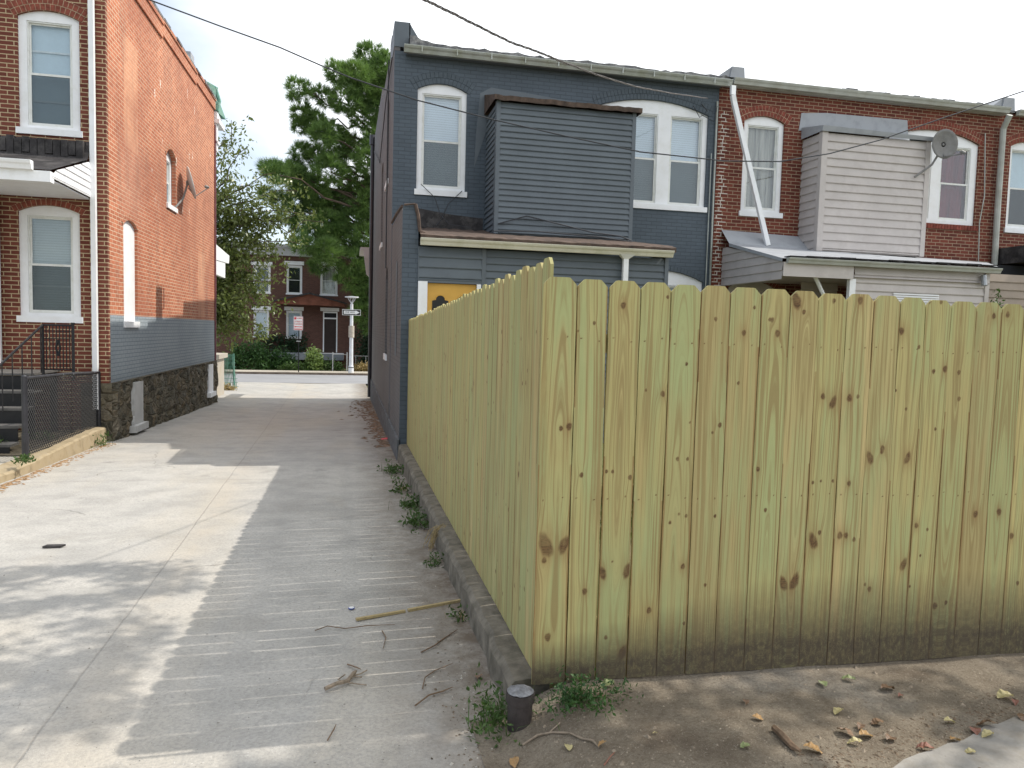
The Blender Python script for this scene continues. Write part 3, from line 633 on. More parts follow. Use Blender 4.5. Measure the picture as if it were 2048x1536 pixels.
# body behind the faces
bd = MB(); bd.box(-7.2, -4.5, 14.2, 22.6, -2.3, 5.8); bd.build('house_body', M['interior'], LH)
window(T0, LH, -5.15, -4.26, 2.96, 4.9, .11, bars=(.72, .24), blind='shade', lower='screen', m=.12)
window(T0, LH, -5.19, -4.29, -.03, 1.85, .11, bars=(.27,), blind='blindgrey', lower='screen', m=.12)
voussoirs(T0, LH, -5.15, -4.26, 4.9, .11, M['vous_l'], M['mortar'])
voussoirs(T0, LH, -5.19, -4.29, 1.85, .11, M['vous_l'], M['mortar'], rows=1)
window(sideL, LH, 17.36, 18.17, 2.48, 3.78, .17, blind='blind', lower='glass', rec=.1)
voussoirs(sideL, LH, 17.36, 18.17, 3.78, .17, M['brick_side'], M['mortar'], rows=1)
voussoirs(sideL, LH, 14.35, 15.18, 1.83, .12, M['brick_side'], M['mortar'], rows=1)
bp = MB().prism(sideL, archloop(14.33, 15.2, -.11, 1.85, .12), -.1, -.05); bp.tb(sideL, 14.32, 15.21, -.09, .02, -.06, .03)
bp.build('boarded_window', M['white'], LH)
for (a, b, n_) in ((14.45, 15.02, 0), (21.2, 21.78, 1)):
    rr = random.Random(n_); z0 = -1.86 + .02 * n_; pl = [(a, z0)] + [(b, z0), (b, -1.08)] + [(a + rr.uniform(-.03, .05), -1.08 - .1 * q) for q in range(8)]
    p = MB().prism(sideL, pl[:3] + pl[3:], .06, .125); p.tb(sideL, a - .12, b + .1, z0 - .11, z0 + .01, .05, .19)
    p.build('basement_window', M['white'] if n_ else varied('greyed board', (.50, .50, .49), .1, 4, .7), LH)
# downspouts
dp = MB(); dp.box(-4.095, -4.02, 13.38, 13.46, -1.45, 6.0); dp.build('downspout', M['white'], LH)
dp = MB(); dp.tb(sideL, 22.66, 22.76, -1.5, 5.6, -.1, .03); dp.build('downspout', M['copper'], LH)
MB().tb(sideL, 17.05, 17.06, .3, .75, .0, .01).build('wall_wire', M['cable'], LH)
# front (street end) cornice and mansard seen past the corner
fc = MB(); fc.box(-7.2, -3.6, 22.66, 23.55, 5.66, 5.78); fc.box(-7.2, -3.66, 22.66, 23.4, 5.79, 5.97); fc.box(-3.86, -3.68, 22.7, 22.95, 4.9, 5.65); fc.box(-3.88, -3.64, 22.7, 23.0, 5.1, 5.18)
fc.build('front_cornice', M['white'], LH)
ms = MB(); ms.add([(-4.1, 22.4, 6.0), (-3.55, 23.5, 5.98), (-3.75, 22.9, 6.62), (-4.15, 22.4, 6.75), (-7, 23.5, 5.98), (-7, 22.9, 6.62), (-3.68, 22.66, 5.98), (-3.72, 22.8, 6.65), (-3.9, 22.6, 6.3)],
                  [(0, 6, 7, 3), (6, 1, 2, 7), (1, 4, 5, 2), (3, 7, 2), (0, 3, 8)]); 
ms.tube([(-3.66, 22.68, 5.98), (-3.62, 22.8, 6.3), (-3.74, 22.85, 6.68)], .05, 6); ms.tube([(-4.15, 22.45, 6.75), (-3.9, 22.7, 6.72), (-3.7, 22.9, 6.66)], .05, 6)
ms.build('mansard_edge', M['green_metal'], LH)
fp = MB(); fp.add([(-3.72, 22.8, 2.30), (-3.72, 25.3, 2.20), (-3.72, 25.2, 1.95), (-3.72, 22.8, 1.86), (-7, 22.8, 2.3), (-7, 25.3, 2.2), (-7, 25.2, 1.95), (-7, 22.8, 1.86)], [(0, 1, 2, 3), (0, 4, 5, 1), (1, 5, 6, 2), (2, 6, 7, 3)])
fp.box(-3.83, -3.74, 22.8, 24.6, 1.45, 1.9)
fp.build('porch_roof', M['white'], LH)
pw = MB(); pw.box(-4.25, -4.02, 23.6, 26.2, -2.5, -1.08); pw.box(-4.35, -3.92, 23.5, 26.3, -1.07, -.93)
pw.build('porch_wall', M['pavement'], LH)
# rear porch roof
zr = lambda Y, a, b: a + (b - a) * (13.5 - Y) / 1.75
pr = MB(); Yf = 11.75
pr.add([(-6.8, 13.5, 2.9), (-4.1, 13.5, 2.9), (-4.1, 13.3, 2.58), (-6.8, 13.3, 2.58), (-4.1, Yf, 2.10), (-6.8, Yf, 2.10)], [(0, 1, 2, 3), (3, 2, 4, 5)])
for i in range(24):
    x = -6.8 + i * .11; pr.box(x, x + .1, 13.31, 13.49, 2.60 + .05 * math.sin(i * 2.1), 2.86 + .03 * math.sin(i * 3.3))
pr.build('porch_roof', M['tar'], LH)
ps = MB(); TP = lambda u, v, w: (-4.1 + w, u, v)
v = 2.55
k = 0
while v > 2.0:
    b = max(v - .105, 2.0)
    yf = lambda z: 13.4 - max(0, (2.57 - z)) / (2.57 - 2.08) * 1.62
    ya, yb = max(yf(v), 11.78), max(yf(b), 11.78)
    if v < 2.1: ya = yb = 11.78
    ps.add([TP(13.48, v, .002), TP(ya, v, .002), TP(yb, b + .01, .016), TP(13.48, b + .01, .016), TP(yb, b, .013), TP(13.48, b, .013), TP(yb, b, 0), TP(13.48, b, 0)], [(0, 1, 2, 3), (3, 2, 4, 5), (5, 4, 6, 7)])
    v -= .105
ps.box(-4.11, -4.07, 13.44, 13.497, 1.96, 2.56)
ps.build('siding_gable', M['whitesiding'], LH)
pc = MB(); pc.box(-6.8, -4.12, 11.85, 13.45, 1.97, 1.99); pc.box(-6.8, -4.09, 11.72, 11.86, 1.93, 2.08); pc.build('porch_ceiling', M['white'], LH)
gutter(LH, -6.8, -4.3, 11.72, 2.2, M['white'])
pp = MB(); pp.box(-5.6, -5.40, 12.6, 12.8, -.72, 1.96); pp.build('porch_post', M['white'], LH)
pp = MB(); pp.box(-6.6, -5.42, 13.3, 13.42, -.7, 1.9); pp.build('door_frame', M['whitesiding'], LH)
rf = MB(); rf.add([(-7.2, 13.5, 5.9), (-3.9, 13.5, 5.9), (-3.8, 22.6, 6.25), (-7.2, 22.6, 6.25)], [(0, 1, 2, 3)]); rf.build('roof', M['tar'], LH)

# steps with railing
SP = thing('porch_steps', 'black wooden steps and landing with an iron railing behind the rear house', 'steps', (-5.1, 12.0, -1.9))
s = MB(); s.box(-6.2, -4.6, 12.35, 13.48, -.83, -.80); 
sb = MB()
for i in range(4):
    zt = -1.05 - i * .22; sb.box(-6.2, -4.47, 12.3 - .27 * i - .27, 12.3 - .27 * i - .25, zt - .22, zt - .02); s.box(-6.2, -4.45, 12.3 - .27 * i - .28, 12.3 - .27 * i + .0, zt - .02, zt + .015)
sb.box(-6.2, -4.62, 12.37, 12.40, -1.05, -.84); sb.box(-4.66, -4.62, 12.4, 13.4, -1.0, -.84)
for (x, y) in ((-4.66, 12.42), (-4.66, 13.3), (-5.6, 12.42)): sb.box(x - .04, x + .04, y, y + .08, -1.95, -.85)
s.build('tread', M['tread'], SP); sb.build('stringer', M['steps'], SP)
RL = thing('iron_railing', 'ornate black iron railing of thin bars on the landing', 'railing', (-4.5, 12.5, -.8))
zt, zb = -.07, -.80; rb = MB()
xa, xb_ = -4.47, -4.06; YR = 12.42
rb.tube([(xa, YR, zt), (xb_, YR, zt)], .014, 6); rb.tube([(xa, YR, zb + .06), (xb_, YR, zb + .06)], .01, 5)
rb.build('top_rail', M['iron'], RL)
b = MB()
for i in range(10): x = xa + (xb_ - xa) * i / 9; b.tube([(x, YR, zb + .06), (x, YR, zt)], .0085, 4)
for q in (.09, .2): b.tube([(xa, YR, zt - q), (xb_, YR, zt - q)], .006, 4)
b.tube([((xa + xb_) / 2, YR, zt - .22), ((xa + xb_) / 2 - .03, YR, zt - .34), ((xa + xb_) / 2, YR, zt - .46)], .016, 5)
b.tube([((xa + xb_) / 2, YR, zt - .22), ((xa + xb_) / 2 + .03, YR, zt - .34), ((xa + xb_) / 2, YR, zt - .46)], .016, 5)
for i in range(7):     # sloping flight
    f = i / 6; x = xa - .03 - .30 * f; y = YR - 1.2 * f; b.tube([(x, y, zt - .72 - .75 * f), (x, y, zt - .02 - .75 * f)], .0085, 4)
b.build('bars', M['iron'], RL)
h = MB(); h.tube([(xa, YR, zt), (xa - .33, YR - 1.2, zt - .80)], .018, 6); h.tube([(xa, YR, zb - .02), (xa, YR, zt + .01)], .02, 6); h.tube([(xb_, YR, zb - .1), (xb_, YR, zt + .02)], .022, 6)
h.tube([(xb_, YR, zt + .02), (xb_, YR, zt + .045)], .03, 6)
h.build('handrail', M['iron'], RL)

# left kerb, chain link fence
lk = MB(); rr = random.Random(4); n_ = 26
for i in range(n_ + 1):
    y = 8.6 + (13.35 - 8.6) * i / n_; tp = ga(y) + .10 + .16 * min(1, max(0, (y - 9.9) / 3)) + rr.uniform(-.008, .008); x = -3.885 - .07 * max(0, (10.4 - y)) * .4 + rr.uniform(-.008, .008)
    lk.v += [(x + .02, y, ga(y) - .1), (x, y, tp - .02), (x - .03, y, tp), (x - .26, y, tp + .01), (x - .26, y, ga(y) - .1)]
for i in range(n_):
    for k in range(4): lk.f.append((i * 5 + k, i * 5 + k + 1, i * 5 + 6 + k, i * 5 + 5 + k))
lk.f.append((4, 3, 2, 1, 0)); lk.f.append(tuple(n_ * 5 + k for k in range(5)))
tag(lk.build('kerb', M['kerbyellow']), 'ochre stained kerb under the chain link fence', None, None, 'structure')
tag(grid('yard_path', -9, -4.12, 6, 13.5, .5, .5, lambda x, y: ga(y) + .075 + .1 * min(1, max(0, (y - 9.9) / 3)), M['pavement']), 'worn paved yard by the steps', None, None, 'structure')
tag(grid('yard_soil', -7, -4.13, 11.0, 13.48, .12, .12, lambda x, y: ga(y) + .085 + .1 * min(1, max(0, (y - 9.9) / 3)) + .015 * sn(x * 4, y * 4), varied('dark yard soil', (.10, .085, .06), .5, 9, .95, .9, 30, dirt=(.25, .21, .14), dscale=4)), 'dark littered soil behind the chain link fence', None, None, 'structure')
CF = thing('chain_link_fence', 'low black chain link fence with tube rail on the ochre kerb', 'fence', (-4.03, 10.6, -1.76))
fx = -4.03
def post(y, z0, z1): MB().tube([(fx, y, z0), (fx, y, z1), (fx, y, z1 + .015)], [.035, .035, .02], 12).build('post', M['blackpipe'], CF)
post(10.58, -1.80, -.72); post(13.46, -1.86, -.83)
MB().tube([(fx, 10.58, -1.8), (fx, 10.58, -1.45)], .042, 12).build('post_sleeve', M['blackpipe'], CF)
MB().tube([(fx, 10.58, -.745), (fx, 12.0, -.775), (fx, 13.46, -.84)], .022, 10).build('top_rail', M['blackpipe'], CF)
me_ = MB(); c = .052; zz0, zz1 = -1.74, -.76; Hh = zz1 - zz0; y0, y1 = 10.62, 13.42
for d in (1, -1):
    t = y0 - Hh
    while t < y1:
        a0 = max(t, y0); a1 = min(t + Hh, y1)
        if a1 > a0:
            za, zb_ = (a0 - t), (a1 - t)
            if d < 0: za, zb_ = Hh - za, Hh - zb_
            dn = lambda y: -.022 * (y - 10.6)
            me_.tube([(fx + .004 * d, a0, zz0 + za + dn(a0)), (fx + .004 * d, a1, zz0 + zb_ + dn(a1))], .0055, 4, False)
        t += c * 1.25
me_.build('wire_mesh', varied('black mesh wire', (.010, .010, .012), .2, 20, .6), CF)
tw = MB()
for y in (11.85, 12.25, 13.2):
    z = -.745 - .033 * (y - 10.58); tw.tube([(fx + .03 * math.cos(a), y + .01 * math.sin(a * 2), z + .03 * math.sin(a)) for a in [q * .8 for q in range(8)]], .004, 4)
tw.build('wire_tie', M['galv'], CF)

# satellite dish on the left wall
def dish(name, label, foot, centre, normal, rad, mat, mat2, lnbdir, group=None):
    D = thing(name, label, 'satellite dish', foot)
    c = Vector(centre); nrm = Vector(normal).normalized(); a = nrm.orthogonal().normalized(); 
    up = Vector((0, 0, 1)); a = nrm.cross(up).normalized(); b = a.cross(nrm).normalized()
    mb = MB(); vs = [c - nrm * .06]; rings = 6; seg = 28
    for r_ in range(1, rings + 1):
        q = r_ / rings
        for s_ in range(seg):
            t = 2 * pi * s_ / seg; vs.append(c + (a * math.cos(t) * .88 + b * math.sin(t)) * rad * q - nrm * .06 * (1 - q * q))
    fs = [(0, 1 + s_, 1 + (s_ + 1) % seg) for s_ in range(seg)]
    for r_ in range(rings - 1):
        for s_ in range(seg): fs.append((1 + r_ * seg + s_, 1 + r_ * seg + (s_ + 1) % seg, 1 + (r_ + 1) * seg + (s_ + 1) % seg, 1 + (r_ + 1) * seg + s_))
    k = len(vs); vs2 = [v - nrm * .012 for v in vs]; mb.add(vs + vs2, fs + [tuple(k + i for i in reversed(f)) for f in fs] + [(1 + (rings - 1) * seg + s_, 1 + (rings - 1) * seg + (s_ + 1) % seg, k + 1 + (rings - 1) * seg + (s_ + 1) % seg, k + 1 + (rings - 1) * seg + s_) for s_ in range(seg)])
    mb.build('reflector', mat, D, smooth=True)
    back = c - nrm * .1
    m2 = MB(); f = Vector(foot); mid = Vector((f.x * .35 + back.x * .65, f.y * .35 + back.y * .65, f.z * .6 + back.z * .4))
    m2.tube([f, mid, back - Vector((0, 0, .06)), back + Vector((0, 0, .06))], .022, 8); m2.tube([back, c - nrm * .06], .05, 8)
    m2.build('mount_arm', mat2, D)
    low = c - b * rad * .85
    tip = c + nrm * rad * 1.35 - b * rad * .75 if lnbdir is None else Vector(lnbdir)
    l = MB(); l.tube([back - b * .1, low, tip], .013, 6); l.tube([tip, tip + (c - tip).normalized() * .09], [.03, .035], 8); l.build('feed_arm', mat2, D)
    return D
dish('satellite_dish', 'pale satellite dish on a bent arm bracketed to the sunlit brick side wall', (LX(18.1) + .01, 18.1, 2.6), (-3.56, 18.6, 3.25), (.93, .26, .25), .37, M['dishwhite'], M['dish'], (-3.22, 18.8, 3.2))
dish('satellite_dish', 'grey satellite dish standing before the paired windows of the red house', (10.98, 13.0, 3.3), (11.46, 12.8, 3.94), (-.22, -1, .02), .29, M['dish'], M['dish'], (11.66, 12.5, 3.70))

# ------------------------------------------------------------------ dark slate rowhouse
DH = thing('slate_painted_house', 'slate grey painted brick rowhouse behind the picket fence', 'house', (.75, 13.7, -1.9))
T1 = rearT(13.7)
dw1 = (1.17, 2.06, 2.445, 4.43); dw2 = (4.55, 6.83, 2.46, 4.52)
wl = MB().prism(T1, [(.749, -2), (7.03, -2), (7.03, 4.93), (.749, 4.93)], -.1, 0, [archloop(*dw1, .12)[::-1], archloop(*dw2, .20)[::-1], archloop(5.15, 6.86, -.6, 1.29, .2)[::-1]])
wl.build('rear_wall', M['brick_dark'], DH)
window(T1, DH, *dw1, .12, blind='blind')
window(T1, DH, *dw2, .20, sashes=[(5.10, 5.80), (6.06, 6.73)], blind='blind', mt=.25, mb_=.12)
window(T1, DH, 5.15, 6.86, -.6, 1.29, .2, sashes=[(5.3, 5.9), (6.1, 6.7)], blind='blind', mt=.28)
voussoirs(T1, DH, dw1[0], dw1[1], dw1[3], .12, M['vous_d'], M['mortar_d'])
voussoirs(T1, DH, dw2[0], dw2[1], dw2[3], .20, M['vous_d'], M['mortar_d'])
voussoirs(T1, DH, 5.15, 6.86, 1.29, .2, M['vous_d'], M['mortar_d'], rows=1)
# alley side wall with parapet
topz = [(13.705, 5.15), (15.9, 5.28), (15.95, 5.42), (18.9, 5.56), (18.95, 5.86), (24.7, 6.05), (24.7, -2.35)]
wsl = [(13.705, -2.1)] + topz
hl = [archloop(15.25, 16.15, 2.9, 4.62, .12), archloop(17.6, 18.5, 1.9, 3.9, .12), archloop(14.9, 15.75, -.5, 1.25, .2)]
sd = MB().prism(sideD, wsl, -.1, 0, [h_[::-1] for h_ in hl])
sd.build('side_wall', M['brick_darkside'], DH)
for (a, b, c_, d_, r_) in ((15.25, 16.15, 2.9, 4.62, .12), (17.6, 18.5, 1.9, 3.9, .12)):
    window(sideD, DH, a, b, c_, d_, r_, blind=None, rec=.06)
md = MB().prism(sideD, archloop(14.88, 15.77, -.52, 1.27, .2), -.1, -.045); md.build('blocked_window', M['slate'], DH)
MB().tb(sideD, 14.88, 15.77, -.62, -.50, -.1, .03).build('window_sill', M['white'], DH)
MB().tb(sideD, 14.05, 14.35, -1.62, -1.38, -.05, .004).build('vent', M['signblack'], DH)
bs = MB(); bs.tb(sideD, 11.0, 24.68, -2.4, -1.62, -.02, .03); bs.build('cement_base', M['kerb'] if False else varied('dark cement parging', (.11, .115, .12), .3, 5, .9, .8, 30, dirt=(.2, .21, .22), dscale=6), DH)
MB().box(1.3, 6.9, 14.2, 24.5, -2.2, 4.6).build('house_body', M['interior'], DH)
pw = MB()
pw.box(.74, 1.02, 13.69, 14.9, 5.0, 5.43); pw.box(.86, 1.0, 14.9, 18.9, 4.9, 5.45)
pw.add([(1.0, 13.69, 5.43), (1.0, 13.69, 4.98), (1.3, 13.69, 4.98), (1.0, 14.3, 5.43), (1.0, 14.3, 5.0), (1.3, 14.3, 5.0)], [(0, 1, 2), (0, 2, 5, 3)])
pw.build('parapet', M['slatetrim'], DH)
MB().box(.84, 1.2, 16.55, 17.05, 5.3, 6.25).build('chimney', M['brick_darkside'], DH)
rf = MB(); rr = random.Random(8); n_ = 60
for i in range(n_ + 1):
    x = 1.0 + 6.15 * i / n_; z = 5.025 + .12 * math.exp(-(x - 1.0) * 2.2) + rr.uniform(-.01, .035) * (1 if i % 3 else .3) + .012 * math.sin(x * 3)
    rf.v += [(x, 13.52, 4.93), (x, 13.52, z), (x, 13.75, z + .03), (x, 18.5, 5.25), (x, 24.6, 5.65)]
for i in range(n_):
    for k in range(4): rf.f.append((i * 5 + k, i * 5 + k + 1, i * 5 + 6 + k, i * 5 + 5 + k))
rf.build('roof', M['roofedge'], DH)
MB().box(.95, 7.03, 13.56, 13.7, 4.86, 4.925).build('fascia', M['slatetrim'], DH)
gutter(DH, .90, 7.17, 13.54, 4.965, M['gutter'], hang=.62)
# upper bay clad in siding
bay = MB(); TB = rearT(12.775); siding(bay, TB, 2.50, 4.90, 1.72, 3.93, .098)
TBl = lambda u, v, w: (2.45 - w, u, v); siding(bay, TBl, 12.83, 13.69, 1.72, 3.93, .098)
TBr = lambda u, v, w: (4.95 + w, u, v); siding(bay, TBr, 12.83, 13.69, 1.72, 3.93, .098)
bay.box(2.46, 4.94, 12.785, 13.68, 1.70, 1.72)
by = bay.build('bay', M['slate'], DH)
for x in (2.435, 4.895): MB().box(x, x + .07, 12.752, 12.80, 1.70, 3.95).box(x - .004 if x < 3 else x + .06, x + .01 if x < 3 else x + .074, 12.79, 12.86, 1.7, 3.95).build('corner_trim', M['slatetrim'], by)
br_ = MB(); rr = random.Random(2)
for i in range(41):
    x = 2.38 + 2.66 * i / 40; q = rr.uniform(-.008, .008); br_.v += [(x, 12.67, 3.93 + q), (x, 12.66, 4.01 + q), (x, 12.85, 4.06 + q), (x, 13.69, 4.30 + q), (x, 13.69, 3.95)]
for i in range(40):
    for k in range(4): br_.f.append((i * 5 + k, i * 5 + k + 1, i * 5 + 6 + k, i * 5 + 5 + k))
br_.f += [(0, 1, 2, 3, 4), tuple(200 + k for k in range(5))]
br_.build('bay_roof', M['brownroof'], by)
# sealant smear around the bay
sm = MB().prism(T1, [(2.22, 3.0), (2.5, 3.9), (5.0, 4.0), (5.0, 4.22), (4.2, 4.33), (3.1, 4.42), (2.5, 4.45), (2.3, 4.33), (2.24, 3.6)], 0, .006); sm.build('sealant', M['slatetrim'], DH)
# rear ground floor extension with its alley wall
TW = rearT(11.0)
ew = MB(); ew.prism(sideD, [(11.005, -1.9), (13.69, -1.9), (13.69, 1.86), (11.24, 1.80), (11.005, 1.70)][::1], -.14, -.004); ew.build('extension_side_wall', M['brick_darkside'], DH)
ew = MB(); ew.prism(TW, [(.752, -1.95), (.985, -1.95), (.985, 1.45), (.97, 1.66), (.92, 1.80), (.76, 1.78), (.752, 1.72)], -.05, 0); ew.build('extension_pier', M['brick_dark'], DH)
cpx = MB(); cpx.tube([(.74, 13.6, 1.9), (.745, 12.2, 1.86), (.75, 11.1, 1.8)], .022, 6)
cpx.tube([(.77, 10.98, 1.80), (.93, 10.98, 1.82)], .016, 5); cpx.tube([(.93, 10.98, 1.82), (.975, 10.98, 1.66), (1.0, 10.98, 1.44), (1.08, 10.97, 1.40)], .026, 6); cpx.build('flashing', M['brownroof'], DH)
MB().prism(sideD, archloop(12.0, 12.32, -.42, 1.1, .12), 0, .004).build('blocked_window', M['slate'], DH)
ex = MB(); siding(ex, TW, 1.0, 1.93, .74, 1.22, .15, 0, .026); ex.build('siding', M['slate'], DH)
ex = MB(); siding(ex, rearT(11.01), 1.99, 4.86, -1.8, 1.22, .105); 
siding(ex, lambda u, v, w: (4.87 + w, u, v), 11.05, 13.69, -1.8, 1.3, .105); ex.build('siding', M['slate'], DH)
MB().box(1.93, 1.99, 10.975, 11.0, -1.8, 1.22).build('corner_trim', M['slatetrim'], DH); MB().box(4.84, 4.9, 10.975, 11.03, -1.8, 1.26).build('corner_trim', M['slatetrim'], DH); MB().box(.985, 1.0, 10.98, 11.0, .73, 1.22).box(.99, 1.93, 10.985, 11.0, .70, .74).build('door_head_trim', M['slatetrim'], DH)
er = MB(); rr = random.Random(6)
for i in range(51):
    x = 1.0 + 3.95 * i / 50; q = rr.uniform(-.006, .006); er.v += [(x, 10.83, 1.30 + q), (x, 10.82, 1.37 + q), (x, 11.0, 1.42 + q), (x, 12.7, 1.68 + q), (x, 13.69, 1.86 + q * 3)]
for i in range(50):
    for k in range(4): er.f.append((i * 5 + k, i * 5 + k + 1, i * 5 + 6 + k, i * 5 + 5 + k))
er.build('extension_roof', M['brownroof'], DH)
smr = MB().prism(T1, [(1.2, 1.85), (2.4, 1.85), (2.4, 2.08), (2.1, 2.1), (1.8, 2.12), (1.2, 2.2)], 0, .02); smr.build('flashing', M['tar'], DH)
gutter(DH, 1.0, 4.90, 10.88, 1.325, M['cream'], h=.1, d=.11)
ds = MB(); ds.box(4.11, 4.19, 10.86, 10.93, -1.7, 1.18); ds.add([(4.03, 10.80, 1.235), (4.27, 10.80, 1.235), (4.19, 10.86, 1.17), (4.11, 10.86, 1.17), (4.03, 10.9, 1.235), (4.27, 10.9, 1.235), (4.19, 10.92, 1.17), (4.11, 10.92, 1.17)], [(0, 1, 2, 3), (4, 7, 6, 5), (0, 3, 7, 4), (1, 5, 6, 2)]); ds.build('downspout', M['white'], DH)
fd = MB(); fd.box(.99, 1.125, 10.96, 11.02, -1.9, .715); fd.box(1.86, 1.92, 10.965, 11.02, -1.9, .70); fd.build('door_frame', M['white'], DH)
ddr = MB(); ddr.box(1.126, 1.859, 11.03, 11.075, -1.8, .695); dr = ddr.build('door', M['door'], DH)
for q in (1.205, 1.535):
    p = MB(); p.prism(rearT(11.03), [(q, -.2), (q + .24, -.2), (q + .24, .44), (q + .2, .45)] + [(q + .12 + .075 * math.cos(a), .45 + .075 * math.sin(a)) for a in [pi * k / 8 for k in range(9)]] + [(q + .04, .45), (q, .44)], -.002, .008)
    p.build('door_glass', M['signblack'], dr)
    pf = MB(); pf.tube([(q + .12 + .075 * math.cos(a), 11.018, .45 + .075 * math.sin(a)) for a in [pi * k / 8 for k in range(9)]], .008, 5); pf.build('moulding', M['door'], dr)
ws = MB(); ws.box(.99, 6.9, 11.12, 11.15, -1.8, .7); 
MB().box(1.1, 4.8, 11.2, 13.6, -1.8, 1.2).build('extension_body', M['interior'], DH)
# black soil pipe and cables on the alley wall
pi_ = MB(); pi_.tube([(.70, 24.4, -2.2), (.70, 24.4, 5.9)], .07, 8); pi_.tube([(.70, 24.4, 5.8), (.70, 24.4, 6.1)], .11, 8); pi_.build('drain_pipe', M['blackpipe'], DH)
pi_ = MB(); pi_.tube([(.72, 14.0, 4.9), (.715, 16.0, 4.75), (.715, 19.0, 4.1), (.715, 23.5, 5.4)], .012, 5); pi_.tube([(.71, 15.0, 5.2), (.71, 15.02, 3.0), (.71, 15.0, 1.2)], .014, 5); pi_.build('cable', M['cable'], DH)
pl = MB(); pl.tube([(6.98, 13.66, 4.6), (6.98, 13.66, 3.0), (6.99, 13.66, .5)], .022, 6); pl.tube([(6.9, 13.66, 3.6), (6.9, 13.66, .5)], .012, 5); pl.build('conduit', M['gutter'], DH)
MB().tube([(1.25, 13.64, 2.62), (1.5, 13.63, 2.4), (1.6, 13.6, 2.1), (1.75, 13.4, 1.9), (2.1, 13.2, 1.84)], .007, 4).build('loose_cable', M['cable'], DH)
MB().tube([(2.0, 13.64, 2.55), (1.75, 13.63, 2.3), (1.62, 13.6, 2.0), (1.5, 13.3, 1.86)], .007, 4).build('loose_cable', M['cable'], DH)
MB().tube([(2.5, 12.72, 1.86), (3.0, 12.70, 2.02), (3.5, 12.7, 1.93), (4.2, 12.68, 1.80), (4.7, 12.65, 1.76), (4.92, 12.62, 1.68)], .012, 5).build('loose_cable', M['cable'], DH)
MB().tube([(2.4, 12.6, 1.72), (3.2, 12.6, 1.75), (4.3, 12.62, 1.72), (4.93, 12.6, 1.66)], .012, 5).build('loose_cable', M['cable'], DH)
MB().tube([(6.45, 13.6, 4.45), (6.6, 13.62, 4.25), (6.75, 13.6, 4.38), (6.62, 13.6, 4.5)], .01, 4).build('loose_cable', M['cable'], DH)
MB().tube([(6.62, 13.6, 4.3), (6.9, 13.62, 4.2), (6.96, 13.62, 4.5)], .008, 4).build('loose_cable', M['cable'], DH)
# small street-side porch bits past the corner
fb = MB(); fb.box(.35, .72, 24.5, 26.5, 2.5, 2.6); fb.add([(.72, 24.5, 2.5), (.45, 24.5, 2.5), (.55, 24.5, 1.75), (.72, 24.5, 1.6), (.72, 24.7, 2.5), (.45, 24.7, 2.5), (.55, 24.7, 1.75), (.72, 24.7, 1.6)], [(0, 1, 2, 3), (4, 7, 6, 5), (1, 5, 6, 2), (2, 6, 7, 3)]); fb.build('porch_bracket', M['beige'], DH)

# ------------------------------------------------------------------ middle red house
RH = thing('red_brick_house', 'red brick rowhouse with beige-sided bay beside the slate painted house', 'house', (7.04, 13.7, -1.8))
hw1 = (7.60, 8.49, 2.445, 4.42); hw2 = (10.9, 13.13, 2.55, 4.48)
wl = MB().prism(T1, [(7.035, -2), (13.64, -2), (13.64, 4.98), (7.035, 4.98)], -.1, 0, [archloop(*hw1, .12)[::-1], archloop(*hw2, .22)[::-1]])
wl.build('rear_wall', M['brick_r'], RH)
window(T1, RH, *hw1, .12, blind='sheet', m=.1, lower='glass', blindfrac=.98)
window(T1, RH, *hw2, .22, sashes=[(11.2, 12.0), (12.24, 12.97)], blind='redcurtain', mt=.30, mb_=.10, lower='glass', sill=False)
voussoirs(T1, RH, hw1[0], hw1[1], hw1[3], .12, M['vous_r'], M['mortar'])
voussoirs(T1, RH, hw2[0], hw2[1], hw2[3], .22, M['vous_r'], M['mortar'])
voussoirs(T1, RH, 7.4, 8.45, 1.17, .14, M['vous_r'], M['mortar'], rows=1, name='brick_arch')
MB().prism(T1, archloop(7.42, 8.43, -.5, 1.16, .14), 0, .01).build('window_head', M['beige'], RH)
sb_ = MB(); x = 11.35
while x < 13.15: sb_.box(x, x + .062, 13.66, 13.72, 2.44, 2.545); x += .072
sb_.build('brick_sill', M['vous_r'], RH)
# toothed white mortar line at the party wall
tm = MB(); rr = random.Random(1); z = .9; k = 0
while z < 4.4:
    x0 = 7.05 + (.0 if k % 2 else .05); tm.tb(T1, x0, x0 + rr.uniform(.10, .2), z, z + .014, 0, .005)
    if rr.random() < .75: xx = x0 + rr.uniform(.02, .12); tm.tb(T1, xx, xx + .014, z, z + .068, 0, .0045)
    z += .0695; k += 1
tm.build('repointed_mortar', varied('fresh mortar', (.62, .58, .52), .15, 8, .95), RH)
MB().box(7.1, 13.6, 14.2, 24.5, -2.2, 4.7).build('house_body', M['interior'], RH)
gutter(RH, 7.22, 13.62, 13.55, 5.02, M['gutter2'], h=.11, d=.11)
MB().box(7.05, 13.62, 13.56, 13.7, 4.9, 4.97).build('fascia', M['gutter2'], RH)
rf = MB(); rf.add([(7.05, 13.5, 5.03), (13.64, 13.5, 5.03), (13.64, 24.5, 5.5), (7.05, 24.5, 5.5)], [(0, 1, 2, 3)])
for i in range(28): x = 9.6 + i * .14; rf.box(x, x + .135, 13.5, 13.75, 5.03, 5.05 + .02 * math.sin(i * 1.7) * math.sin(i * .6))
rf.box(10.0, 10.25, 13.9, 14.1, 5.05, 5.22)
rf.build('roof', M['roofedge'], RH)
